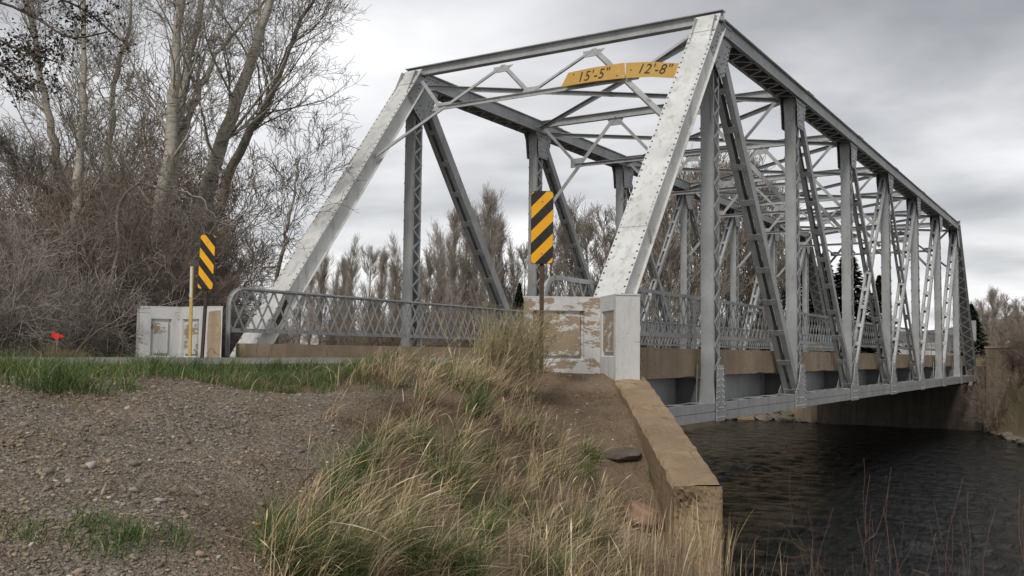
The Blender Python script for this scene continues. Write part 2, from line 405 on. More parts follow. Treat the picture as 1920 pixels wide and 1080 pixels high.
def axis(lo, hi, fine0, fine1, df, grow=1.12, mx=40):
    a = list(np.arange(fine0, fine1+df/2, df))
    s = df; v = fine1
    while v < hi: s = min(s*grow, mx); v += s; a.append(v)
    s = df; v = fine0
    while v > lo: s = min(s*grow, mx); v -= s; a.insert(0, v)
    return np.array(a)
gx = axis(-1500, 2600, -13, 1.2, .075, 1.07); gy = axis(-2000, 2200, -8.5, 1.5, .075, 1.08)
extra = np.arange(36, 58, .5); gx = np.unique(np.concatenate([gx[(gx < 36) | (gx > 58)], extra]))
X, Y = np.meshgrid(gx, gy, indexing='ij'); Z = ground_z(X, Y)
V = np.stack([X, Y, Z], -1).reshape(-1, 3); ni, nj = X.shape
ii, jj = np.meshgrid(np.arange(ni-1), np.arange(nj-1), indexing='ij'); a = (ii*nj+jj).ravel()
g = np_mesh('ground', V, [np.stack([a, a+nj, a+nj+1, a+1], 1)], 'ground_dirt', smooth=True)
tag(g, kind='structure')
def gravel_mask(x, y):
    x = np.asarray(x, float); y = np.asarray(y, float)
    d = (x-CAM[0])*Fh[0]+(y-CAM[1])*Fh[1]; l = (x-CAM[0])*Rh[0]+(y-CAM[1])*Rh[1]
    edge = -1.25+(d-6)*.03+.25*np.sin(d*2.1)       # the dry grass starts right of this
    return sm(.5, -.5, l-edge)*sm(.1, -1.0, y)
at1 = g.data.attributes.new('gravel', 'FLOAT', 'POINT'); at1.data.foreach_set('value', gravel_mask(X, Y).ravel().astype(np.float32))
fm = np.clip(np.maximum(sm(30, 46, X), sm(8, 12, Y)), 0, 1)*np.where((Z > -2.6), 1, 0)
at2 = g.data.attributes.new('meadow', 'FLOAT', 'POINT'); at2.data.foreach_set('value', fm.ravel().astype(np.float32))

wx = axis(-400, 400, -6, 50, .13, 1.25, 60); wy = axis(-700, 900, -22, 13, .13, 1.25, 60)
WX, WY = np.meshgrid(wx, wy, indexing='ij'); WZ = np.zeros_like(WX)
gw = np.random.default_rng(77)
for k_ in range(64):
    lam = .38*(6.5**gw.random()); th_w = 1.57+gw.normal(0, .75); kk = 2*math.pi/lam
    sx_ = np.sin(kk*(WX*math.sin(th_w)*.8+WY*math.cos(th_w)*.8)+gw.uniform(0, 6.28)+1.6*np.sin(.31*WX+.23*WY+k_)+1.1*np.sin(.9*WY-.55*WX+2*k_))
    WZ += sx_*lam*.0028
gust = .45+.75*(.5+.5*np.sin(.21*WX+.35*WY+1.2*np.sin(.13*WX-.2*WY)))*(.5+.5*np.sin(.33*WY-.1*WX+2))
WZ = -3+WZ*gust*np.where((WX > -6) & (WX < 50) & (WY > -22) & (WY < 13), 1, 0)
ii, jj = np.meshgrid(np.arange(len(wx)-1), np.arange(len(wy)-1), indexing='ij'); a = (ii*len(wy)+jj).ravel(); nj = len(wy)
tag(np_mesh('river', np.stack([WX, WY, WZ], -1).reshape(-1, 3), [np.stack([a, a+nj, a+nj+1, a+1], 1)], 'river_water', smooth=True), kind='structure')
mb = MB()
mb.bb(-400, .18, .75, 7.15, .80, 1.0)
mb.bb(.18, LB+.2, .56, W-.56, .985, 1.004)
mb.bb(LB+.2, 420, .75, 7.15, .80, 1.0)
tag(mb.build('road', 'asphalt'), kind='structure')
# far hills
hv = []; hq = []
az = np.linspace(-1.2, 2.6, 160)
hh = 26+16*np.sin(az*5.1+1)+9*np.sin(az*13+2)+4*np.sin(az*31)
for i, (a_, h_) in enumerate(zip(az, hh)):
    for (rr, zz_) in ((900, -2), (1150, h_), (1500, h_*.8)):
        hv.append((rr*math.cos(a_), rr*math.sin(a_), zz_))
for i in range(len(az)-1):
    for k in range(2): hq.append((i*3+k, (i+1)*3+k, (i+1)*3+k+1, i*3+k+1))
tag(np_mesh('hills', hv, [hq], 'hill', smooth=True), kind='structure')

# ------------------------------------------------------------------ the truss bridge
bridge = empty('truss_bridge', (LB/2, W/2, 0))
tag(bridge, 'long silver painted riveted steel truss bridge spanning the dark river', 'bridge')
OFF = np.array([LB/2, W/2, 0])
def part(mb, name, mat='steel_paint', smooth=False, parent=None):
    mb.V = [tuple(np.asarray(v)-OFF) for v in mb.V]
    return mb.build(name, mat, parent if parent is not None else bridge, smooth)
def Up(n, y): return np.array([n*PN, y, H])
def Lo(n, y): return np.array([n*PN, y, 0.0])

def lattice(mb, p0, p1, half, pitch, nrm, bw=.055, t=.01, cross=False, riv=False):
    """zigzag lacing between two parallel lines +-half apart round p0-p1"""
    p0 = np.asarray(p0, float); p1 = np.asarray(p1, float); L = np.linalg.norm(p1-p0); e = (p1-p0)/L; s = unit(np.cross(e, nrm)); k = max(2, int(round(L/pitch)))
    for i in range(k):
        sg = 1 if i % 2 else -1
        a = p0+e*L*i/k+s*half*sg; b = p0+e*L*(i+1)/k-s*half*sg
        mb.beam(a, b, bw, t, nrm)
        if cross: mb.beam(p0+e*L*i/k-s*half*sg, p0+e*L*(i+1)/k+s*half*sg, bw, t, nrm, (0, t*1.1))
        if riv:
            mb.rivet(a+np.asarray(nrm)*t*.5, nrm, .022, .016)
def box_member(mb, p0, p1, up, riv_step=.16, wide=.56, dep=.36, rivets=True, rv=None):
    """top chord / end post: two channels with a cover plate on top, laced underneath"""
    p0 = np.asarray(p0, float); p1 = np.asarray(p1, float); e = unit(p1-p0); s = unit(np.cross(e, up)); u = np.cross(s, e)
    mb.beam(p0, p1, wide, .016, up, (0, dep/2+.008))
    for sg in (-1, 1):
        y = sg*(wide/2-.075)
        mb.beam(p0, p1, .014, dep, up, (y, 0))
        mb.beam(p0, p1, .075, .014, up, (y+sg*.0445, -dep/2+.007))
        mb.beam(p0, p1, .060, .012, up, (y+sg*.037, dep/2-.006))
    L = np.linalg.norm(p1-p0)
    lattice(mb, p0-u*(dep/2+.01), p1-u*(dep/2+.01), wide/2-.05, .34, -u, .06, .01, riv=rivets)
    if rivets:
        for i in range(int(L/riv_step)):
            q = p0+e*(i+.5)*riv_step
            for sg in (-1, 1):
                (rv or mb).rivet(q+s*sg*(wide/2-.035)+u*(dep/2+.016), u, .022, .016)
                if i % 2 == 0: mb.rivet(q+s*sg*(wide/2-.068)-u*(dep/2-.05), s*sg, .015, .012)
endn = unit((-H, 0, PN))
for side, y in ((0, 0.0), (1, W)):
    near = side == 0
    # end posts
    for (a, b_, n_) in ((Lo(0, y), Up(1, y), np.array([-H, 0, PN])), (Lo(8, y), Up(7, y), np.array([H, 0, PN]))):
        mb = MB(); e = unit(b_-a); nn = unit(n_)
        front = a[0] < 10
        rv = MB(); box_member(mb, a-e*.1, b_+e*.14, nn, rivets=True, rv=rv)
        mb.absorb(rv); part(mb, 'end_post', ('steel_lit' if front else 'steel_paint', 'rivet_dark'))
        # splice plate on top end
        if front:
            mb = MB(); mb.beam(b_-e*.40, b_+e*.15, .55, .014, nn, (0, .36/2+.024))
            for i in range(4):
                for sg in (-1, 1): mb.rivet(b_-e*(.33-.13*i)+np.array([0, sg*.23, 0])+nn*(.36/2+.03), nn)
            part(mb, 'splice_plate', 'steel_lit')
            mb = MB(); mb.beam(a+e*4.1, a+e*4.9, .555, .012, nn, (0, .36/2+.022))
            for i in range(6):
                for sg in (-1, 1): mb.rivet(a+e*(4.17+.13*i)+np.array([0, sg*.24, 0])+nn*(.36/2+.028), nn)
            part(mb, 'splice_plate', 'steel_lit')
    # chords
    mb = MB(); box_member(mb, Up(1, y)+(.2, 0, 0), Up(7, y)-(.2, 0, 0), np.array([0, 0, 1.0]), .2)
    for n in range(2, 7): # small splice ridges and lug plates
        mb.bb(n*PN+.55, n*PN+1.2, y-.29, y+.29, H+.198, H+.21)
        mb.bb(n*PN+.5, n*PN+.52, y-.05, y+.05, H+.21, H+.33)
    part(mb, 'top_chord')
    mb = MB()
    for sg in (-1, 1):
        for z0, z1 in ((-.175, -.006), (.006, .175)):
            mb.bb(-.2, LB+.2, y+sg*.19-.008, y+sg*.19+.008, z0, z1)
        mb.bb(-.2, LB+.2, y+sg*.15-.03, y+sg*.15+.03, .160, .174)
        mb.bb(-.2, LB+.2, y+sg*.15-.03, y+sg*.15+.03, -.174, -.160)
        mb.bb(-.2, LB+.2, y+sg*.155-.006, y+sg*.155+.006, -.1, .1)
    for k in range(40): mb.bb(.4+k*1.2, .7+k*1.2, y-.18, y+.18, .1755, .185)
    part(mb, 'bottom_chord')
    # verticals
    for n in range(1, 8):
        mb = MB(); x = n*PN; z0, z1 = -.12, H-.16
        for sx in (-1, 1):
            mb.bb(x+sx*.18-.006, x+sx*.18+.006, y-.13, y+.13, z0, z1)
            for sy in (-1, 1):
                mb.bb(x+sx*.145-.028, x+sx*.145+.028, y+sy*.136-.006, y+sy*.136+.006, z0, z1)
        for sy in (-1, 1):
            lattice(mb, (x, y+sy*.149, .85), (x, y+sy*.149, H-.75), .15, .24, np.array([0, sy, 0.0]), .05, .01, riv=(n < 6))
        if n < 5:
            for k in range(34):
                for sy in (-1, 1):
                    mb.rivet((x-.186, y+sy*.10, .3+k*.22), (-1, 0, 0), .013, .010)
        for sx in (-1, 1):      # stiffened top and foot
            mb.prism([(-.13, 0), (.13, 0), (.17, .55), (-.17, .55)], (0, 1, 0), (0, 0, 1), (1, 0, 0), (x+sx*.192, y, H-.74), .010)
            mb.prism([(-.13, .75), (.13, .75), (.18, 0), (-.18, 0)], (0, 1, 0), (0, 0, 1), (1, 0, 0), (x+sx*.192, y, .1), .010)
        part(mb, 'vertical_post')
    # diagonals
    def diag(nu, nl, half, dep, bt, batt, mat='steel_paint'):
        a = Up(nu, y); b_ = Lo(nl, y); e = unit(b_-a); a = a+e*.35; b_ = b_-e*.25
        up = np.cross(e, (0, 1, 0)); up = up if up[2] > 0 else -up; up = unit(up)
        mb = MB()
        for sg in (-1, 1):
            s_ = sg*half
            mb.beam(a, b_, .014, dep, up, (s_, 0))
            for q in (-1, 1): mb.beam(a, b_, bt, .013, up, (s_-sg*bt/2, q*(dep/2-.007)))
        L = np.linalg.norm(b_-a); k = int(L/batt)
        for i in range(k+1):
            c = a+e*(L*(i+.15)/(k+.3))
            for q in (-1, 1):
                mb.box(c+up*q*(dep/2+.006), e*.15, np.array([0, 2*half-.01, 0]), up*.010)
                if near or nu == 1:
                    for rx in (-.1, 0, .1):
                        for ry in (-1, 1): mb.rivet(c+e*rx+up*q*(dep/2+.011)+np.array([0, ry*(half-bt*.5), 0]), up*q, .012, .010)
        part(mb, 'diagonal_brace', mat)
    diag(1, 2, .175, .25, .125, .9); diag(7, 6, .175, .25, .125, .9)
    diag(2, 3, .155, .20, .10, .9); diag(6, 5, .155, .20, .10, .9)
    diag(3, 4, .14, .16, .09, .95); diag(5, 4, .14, .16, .09, .95)
    diag(4, 3, .11, .12, .07, .75); diag(4, 5, .11, .12, .07, .75)
    # gusset plates
    def gus(n, top, poly, ys=(-.217, .217)):
        for yo in ys:
            mb = MB(); x = n*PN; z = H if top else 0
            mb.prism(poly, (1, 0, 0), (0, 0, 1), (0, 1, 0), (x, y+yo, z), .014)
            rv = MB(); P2 = np.array(poly); c = P2.mean(0); sg = -1 if yo < 0 else 1
            if n < 6:
                rw = []
                for f in (.86, .5):
                    Q = c+(P2-c)*f
                    for i in range(len(Q)):
                        q0, q1 = Q[i], Q[(i+1) % len(Q)]; m_ = max(1, int(np.linalg.norm(q1-q0)/.11))
                        for j in range(m_): rw.append(q0+(q1-q0)*j/m_)
                for q in rw: rv.rivet((x+q[0], y+yo+sg*.007, z+q[1]), (0, sg, 0), .023, .018)
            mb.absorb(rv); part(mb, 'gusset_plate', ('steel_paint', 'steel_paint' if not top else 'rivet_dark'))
    u1 = [(-.28, .17), (.75, .17), (.75, -.17), (.55, -.55), (.30, -1.02), (.02, -1.12), (-.25, -.9), (-.62, -.5)]
    uk = [(-.42, -.1), (.62, -.1), (.5, -.5), (.33, -.95), (-.17, -.95), (-.25, -.4)]
    l1 = [(-.24, -.2), (.24, -.2), (.24, .25), (.18, .95), (-.18, .95), (-.24, .25)]
    lk = [(-.62, -.2), (.38, -.2), (.38, .22), (.22, .95), (-.10, .95), (-.30, .5), (-.62, .22)]
    l4 = [(-.6, -.2), (.6, -.2), (.6, .22), (.3, .6), (.18, .95), (-.18, .95), (-.3, .6), (-.6, .22)]
    mir = lambda p: [(-a_, b__) for a_, b__ in p][::-1]
    gus(1, 1, u1); gus(7, 1, mir(u1)); gus(1, 0, l1); gus(7, 0, l1); gus(4, 0, l4)
    gus(4, 1, [(-.5, -.1), (.5, -.1), (.42, -.5), (.2, -.9), (-.2, -.9), (-.42, -.5)])
    for n in (2, 3): gus(n, 1, uk); gus(8-n, 1, mir(uk)); gus(n, 0, lk); gus(8-n, 0, mir(lk))
    gus(0, 0, [(-.45, -.2), (.7, -.2), (.7, .2), (.35, .6), (-.1, .25), (-.45, .1)]); gus(8, 0, [(-.7, -.2), (.45, -.2), (.45, .1), (.1, .25), (-.35, .6), (-.7, .2)])
    # bearings
    for x in (0, LB):
        mb = MB(); mb.prism([(-.3, -.42), (.3, -.42), (.12, -.2), (-.12, -.2)], (1, 0, 0), (0, 0, 1), (0, 1, 0), (x, y, 0), .4)
        mb.bb(x-.38, x+.38, y-.3, y+.3, -.46, -.421); part(mb, 'bearing', 'steel_dull')

# portal and sway frames
def frame(P, name, riv, nrm, strut=True):
    """P(y, s): point at transverse y and s below the top chord line"""
    y1, y2, yc = W/2+1.23, W/2-1.23, W/2; b0, b2 = W/2+2.53, W/2-2.53
    mb = MB(); u = unit(P(yc, 0)-P(yc, 1)); nrm = np.asarray(nrm, float)
    if strut:
        mb.beam(P(-.05, .0), P(W+.05, .0), .17, .014, u, (0, .10)); mb.beam(P(-.05, .0), P(W+.05, .0), .012, .2, u); mb.beam(P(-.05, .0), P(W+.05, .0), .13, .012, u, (0, -.10))
    mb.beam(P(b2-.05, 1.4), P(b0+.05, 1.4), .12, .012, u, (0, .05)); mb.beam(P(b2-.05, 1.4), P(b0+.05, 1.4), .012, .1, u)
    def m_(a, b_, w_=.085):
        mb.beam(a, b_, w_, .012, nrm, (0, .02)); mb.beam(a, b_, .012, .07, nrm, (w_/2, -.02))
    m_(P(.3, .12), P(b2, 1.35)); m_(P(W-.3, .12), P(b0, 1.35))
    m_(P(y1, .05), P(yc, 1.35)); m_(P(y2, .05), P(yc, 1.35))
    m_(P(y1, .05), P(W-.2, 2.95), .11); m_(P(y2, .05), P(.2, 2.95), .11)
    sv = np.array([0, 1.0, 0]); dn = -u
    for (yy, s0, pol) in ((y1, .08, 1), (y2, .08, 1), (yc, 1.36, -1)):
        mb.prism([(-.28, 0), (.28, 0), (.17, .24*pol), (-.17, .24*pol)], sv, dn, nrm, P(yy, s0)+nrm*.012, .01)
        if riv:
            for q in (-.18, -.06, .06, .18):
                mb.rivet(P(yy, s0)+sv*q+dn*.06*pol+nrm*.018, nrm, .015, .012)
    for (yy, s0) in ((b0, 1.34), (b2, 1.34)):
        mb.prism([(-.2, -.16), (.2, -.16), (.2, .12), (-.2, .12)], sv, dn, nrm, P(yy, s0)+nrm*.012, .01)
    return mb
portal_up = unit((PN, 0, H))
for nm, base, sx in (('front', Up(1, 0), -1), ('rear', Up(7, 0), 1)):
    pd = unit((sx*PN, 0, -H))
    Pf = lambda yy, s, base=base, pd=pd: base+np.array([0, yy, 0])+pd*s+unit((-pd[2]*sx, 0, pd[0]*sx if sx > 0 else -pd[0]*-1*0+0))*0
    nr = unit((sx*H, 0, PN))
    mb = frame(Pf, 'portal', True, nr, False)
    # heavier top strut sitting on the chord ends
    t0 = base+np.array([sx*-.06, -.3, .22]); t1 = t0+np.array([0, W+.6, 0])
    mb.ibeam(t0, t1, .20, .22)
    part(mb, 'portal_brace', 'steel_paint')
for n in range(2, 7):
    Pf = lambda yy, s, n=n: np.array([n*PN, yy, H+.1-s])
    part(frame(Pf, 'sway', n < 4, (-1, 0, 0)), 'sway_brace')
for n in range(1, 7):
    for (a, b_, dz) in ((Up(n, .25), Up(n+1, W-.25), -.05), (Up(n, W-.25), Up(n+1, .25), -.13)):
        mb = MB(); a = a+(.2, 0, dz); b_ = b_+(-.2, 0, dz); mb.tee(a, b_, .15, .11); part(mb, 'lateral_brace')
# floor system
for n in range(0, 9):
    mb = MB(); x = n*PN; xx = min(max(x, .15), LB-.15)
    mb.ibeam((xx, .16, .34), (xx, W-.16, .34), .26, .66)
    for k in range(5): mb.bb(xx-.12, xx+.12, .75+k*1.6-.006, .75+k*1.6+.006, .05, .63)
    part(mb, 'floor_beam', 'steel_dull')
for i in range(6):
    mb = MB(); yy = .72+i*(W-1.44)/5
    for n in range(8):
        mb.ibeam((n*PN+.15, yy, .385), (n*PN+PN-.15, yy, .385), .2, .62)
        if i in (0, 5):
            mb.bb(n*PN+1.2, n*PN+1.212, yy-.1, yy+.1, .1, .68)
    part(mb, 'stringer', 'steel_paint')
mb = MB(); mb.bb(.18, LB+.18, .50, W-.50, .70, .98); part(mb, 'deck_slab', 'concrete_tan')
for y0, y1 in ((.28, .55), (W-.55, W-.28)):
    for n in range(8):
        mb = MB(); xs = np.linspace(n*PN+(.18 if n == 0 else .012), n*PN+PN-.012, 40)
        lowv = .72+.003*rng.standard_normal(40)+(sm(.55, .9, np.abs(np.sin(xs*1.9+n)*np.sin(xs*.83+2*n)))*.022)
        if n == 0 and y0 < 1: lowv[20:] -= .03
        outer = y0 if y0 < 1 else y1; inner = y1 if y0 < 1 else y0
        vs = []; fs = []
        for x_, lz in zip(xs, lowv): vs += [(x_, outer, lz), (x_, outer, 1.275+random.uniform(-.006, .006)), (x_, inner, 1.275), (x_, inner, lz)]
        for i in range(39):
            for k in range(4): fs.append((i*4+k, i*4+(k+1) % 4, i*4+4+(k+1) % 4, i*4+4+k))
        fs += [(0, 1, 2, 3), (156+3, 156+2, 156+1, 156)]
        mb.add(vs, fs); part(mb, 'kerb', 'concrete_tan')
# railings
def railing(y, sgn):
    x0, x1, zb, zt = -.12, LB+.1, 1.50, 2.36; t = .01
    mb = MB()
    r = .35
    arc0 = [(x0+r-r*math.cos(a_), zt-r+r*math.sin(a_)) for a_ in np.linspace(0, math.pi/2, 7)]
    arc1 = [(x1-r+r*math.sin(a_), zt-r+r*math.cos(a_)) for a_ in np.linspace(0, math.pi/2, 7)]
    pts = [(x0, 1.02)]+arc0+arc1+[(x1, 1.02)]
    for (a_, b_) in zip(pts[:-1], pts[1:]):
        mb.beam((a_[0], y, a_[1]), (b_[0], y, b_[1]), .085, .012, (0, 0, 1) if abs(b_[0]-a_[0]) > .01 else (1, 0, 0))
        mb.beam((a_[0], y+sgn*.035, a_[1]), (b_[0], y+sgn*.035, b_[1]), .075, .010, (0, 1, 0))
    part(mb, 'top_rail')
    mb = MB(); mb.bb(x0+.01, x1-.01, y-.04, y+.04, zb-.006, zb+.006); mb.bb(x0+.01, x1-.01, y+sgn*.036-.005, y+sgn*.036+.005, zb, zb+.075)
    part(mb, 'bottom_rail')
    mb = MB(); pitch = .305; L = 1.5*pitch
    k = int((x1-x0)/pitch)+3
    for i in range(-2, k):
        for s_ in (-1, 1):
            xa = x0+.1+i*pitch; xb = xa+s_*L; za, zb2 = zb+.02, zt-.02
            lo, hi = x0+.03, x1-.03
            p_, q_ = (xa, za), (xb, zb2)
            def clip(p, q, lim, keep):
                f = (lim-p[0])/(q[0]-p[0]); pt = (lim, p[1]+(q[1]-p[1])*f)
                return (pt, q) if keep == 'q' else (p, pt)
            if max(p_[0], q_[0]) < lo or min(p_[0], q_[0]) > hi: continue
            if p_[0] < lo: p_, q_ = clip(p_, q_, lo, 'q')
            elif q_[0] < lo: p_, q_ = clip(p_, q_, lo, 'p')
            if p_[0] > hi: p_, q_ = clip(p_, q_, hi, 'q')
            elif q_[0] > hi: p_, q_ = clip(p_, q_, hi, 'p')
            if abs(p_[1]-q_[1]) < .08: continue
            mb.beam((p_[0], y+s_*.008, p_[1]), (q_[0], y+s_*.008, q_[1]), .042, t, (0, 1, 0))
            if i*pitch < 18:
                for zf in (1/3, 2/3):
                    xx = xa+(xb-xa)*zf
                    if s_ == 1 and xx > lo: mb.rivet((xx, y-sgn*-1*0-.014, za+(zb2-za)*zf), (0, -1, 0), .02, .012)
    part(mb, 'lattice_panel')
    for n in range(1, 8):
        mb = MB(); mb.bb(n*PN-.05, n*PN+.05, y-.012+sgn*.055, y+.012+sgn*.055, 1.28, 2.33)
        part(mb, 'rail_post')
railing(.40, -1); railing(W-.40, 1)

# rust patch on the lower part of the far end post
a = Lo(0, W); e = unit(Up(1, W)-a)
mb = MB(); cpt = a+e*2.42-np.array([0, .2125, 0]); nn = unit((-H, 0, PN))
pol = [(-.35, -.06), (-.22, -.10), (-.05, -.09), (.1, -.03), (.3, -.02), (.38, .05), (.28, .09), (.1, .06), (-.05, .03), (-.2, .02), (-.33, .0)]
mb.prism(pol, e, nn, (0, -1, 0), cpt, .004); part(mb, 'rust_patch', 'rust_post')

# ------------------------------------------------------------------ clearance signs
def text_mesh(s, size, shear=0.0, spacing=1.0):
    cu = bpy.data.curves.new('txt', 'FONT'); cu.body = s; cu.size = size; cu.shear = shear; cu.extrude = .002; cu.space_character = spacing
    cu.align_x = 'CENTER'; cu.align_y = 'CENTER'; cu.resolution_u = 4
    ob = bpy.data.objects.new('txt', cu); COL.objects.link(ob)
    dg = bpy.context.evaluated_depsgraph_get(); me = bpy.data.meshes.new_from_object(ob.evaluated_get(dg))
    bpy.data.objects.remove(ob); bpy.data.curves.remove(cu)
    return me
m, t, b = new_mat('sign_yellow'); p = pos(t)
c = mix(t, noise(t, p, 2, 5, .6), (.58, .34, .07), (.68, .42, .11))
c = mix(t, ramp(t, noise(t, p, 9, 7, .75, .2), [(.60, 0.0), (.63, .8)]), c, (.68, .55, .36))
t.links.new(c, b.inputs['Base Color']); b.inputs['Roughness'].default_value = .55
def clear_sign(outline, txt, tx, tz, rot, size, label):
    """outline in (y, z) on a vertical plane facing oncoming traffic"""
    xs = 5.10; c0 = np.mean(outline, 0)
    r = empty('clearance_sign', (xs, c0[0], c0[1])); tag(r, label, 'sign', 'clearance signs on the portal')
    mb = MB(); mb.prism([(a_-c0[0], b_-c0[1]) for a_, b_ in outline], (0, 1, 0), (0, 0, 1), (-1, 0, 0), (0, 0, 0), .008)
    mb.build('panel', 'sign_yellow', r)
    me = text_mesh(txt, size, .30, 1.08); me.materials.append(MATS['ink_black'])
    o = bpy.data.objects.new('lettering', me); COL.objects.link(o); o.parent = r
    M = Matrix(((0, 0, -1, -.008), (-1, 0, 0, tx-c0[0]), (0, 1, 0, tz-c0[1]), (0, 0, 0, 1)))
    o.matrix_local = M @ Matrix.Rotation(rot, 4, 'Z')
    mb = MB()
    for (yy, zz_) in ((-.55, -.1), (.5, .08)): mb.rivet((-.004, yy, zz_), (-1, 0, 0), .018, .01)
    for yy in (-.4, .4): mb.bb(.006, .16, yy-.02, yy+.02, -.06, -.03)
    mb.build('bracket', 'dark_post', r)
    return r
clear_sign([(3.06, 7.03), (2.88, 7.32), (2.30, 7.345), (1.52, 7.335), (1.505, 7.0), (2.2, 7.035)], "15'-5\"", 2.28, 7.17, 0.0, .30,
           'yellow clearance sign reading 15\'-5" standing left on the bent portal strut')
clear_sign([(1.49, 6.998), (1.49, 7.325), (.9, 7.26), (.15, 7.10), (.26, 6.81), (.9, 6.94)], "12'-8\"", .85, 7.09, -.17, .30,
           'worn yellow clearance sign reading 12\'-8" sloping down beside the near end post')

# ------------------------------------------------------------------ hazard markers and delineator
def marker(base, top, wid, hgt, direction, postmat, tilt, label, facing, zbot):
    """striped object marker on a post; face turned to the approaching road"""
    r = empty('hazard_marker', tuple(base)); tag(r, label, 'sign', 'striped hazard markers at the bridge end')
    up = unit(np.asarray(top)-np.asarray(base)); fx = unit(np.array([facing[0], facing[1], 0]) - up*np.dot(up, (facing[0], facing[1], 0)))
    sd_ = unit(np.cross(up, fx))     # to the viewer's left..right axis
    L = np.linalg.norm(np.asarray(top)-np.asarray(base))
    mb = MB(); mb.box(up*(L*.5-.02)-fx*.035, sd_*.055, fx*.03, up*(L+.0)); mb.box(up*(L*.5-.02)-fx*.055, sd_*.018, fx*.03, up*(L+.0))
    mb.build('post', postmat, r)
    c = up*(L-hgt/2)
    w2, h2, rr = wid/2, hgt/2, .04
    pol = []
    for cx, cy, a0 in ((w2-rr, h2-rr, 0), (-w2+rr, h2-rr, 90), (-w2+rr, -h2+rr, 180), (w2-rr, -h2+rr, 270)):
        for k in range(4):
            a_ = math.radians(a0+k*30); pol.append((cx+rr*math.cos(a_), cy+rr*math.sin(a_)))
    mb = MB(); mb.prism(pol, sd_, up, fx, c, .006); pn = mb.build('panel', 'black_paint', r)
    mb = MB(); sw = .118/math.sin(math.radians(45))/1.0
    # stripes clipped to the panel
    def clip_poly(poly, nx, ny, d0):
        out = []
        for i in range(len(poly)):
            a_, b_ = poly[i], poly[(i+1) % len(poly)]
            da, db = nx*a_[0]+ny*a_[1]-d0, nx*b_[0]+ny*b_[1]-d0
            if da <= 0: out.append(a_)
            if da*db < 0:
                f = da/(da-db); out.append((a_[0]+(b_[0]-a_[0])*f, a_[1]+(b_[1]-a_[1])*f))
        return out
    nx, ny = (-direction*math.sin(math.radians(45)), math.cos(math.radians(45)))
    inner = [(x_*.97, y_*.985) for x_, y_ in pol]
    k = -.72+.03
    bw_ = .108
    while k < .72:
        q = clip_poly(inner, nx, ny, k+bw_)
        if len(q) > 2: q = clip_poly(q, -nx, -ny, -k)
        if len(q) > 2: mb.prism(q, sd_, up, fx, c+fx*.0045, .003)
        k += bw_*2
    mb.build('stripes', 'yellow_paint', pn)
    mb = MB()
    for q in (-1, 1): mb.rivet(c+up*q*.33+fx*.006, fx, .014, .008)
    mb.build('bolt', 'sign_metal', pn)
    return r
gz = lambda x, y: float(ground_z(np.array([x]), np.array([y]))[0])
p_top = at(1017, 358, 12.1); p_bot = at(1014.5, 640, 12.1)
marker(p_bot-(p_top-p_bot)*.18, p_top, .285, .925, 1, 'rust_post', 0, 'yellow and black striped marker on a rusty post beside the right white parapet', (-.9, -.43), 0)
p_top = at(391, 440, 16.1); p_bot = at(377, 662, 16.1)
marker(p_bot-(p_top-p_bot)*.05, p_top, .30, .92, -1, 'dark_post', 0, 'leaning yellow and black striped marker on a dark post by the left parapet', (-.97, -.25), 0)
b0_, b1_ = at(356, 668, 15.2), at(360, 499, 15.2)
r = empty('delineator_post', tuple(b0_)); tag(r, 'slim yellow post with a white reflective strip beside the leaning striped marker', 'post')
mb = MB(); v_ = b1_-b0_; mb.box(v_/2, (0, .062, 0), (.02, 0, 0), v_); mb.build('shaft', 'yellow_post', r)
mb = MB(); mb.box(v_*.82+np.array([-.012, 0, 0]), (0, .05, 0), (.004, 0, 0), v_*.33); mb.build('reflector', 'reflector_white', r)
mb = MB()
for k in range(7): mb.bb(-.0165, -.0142, -.018, .012, v_[2]*(.68+k*.045), v_[2]*(.70+k*.045))
mb.build('lettering', 'yellow_post', r)

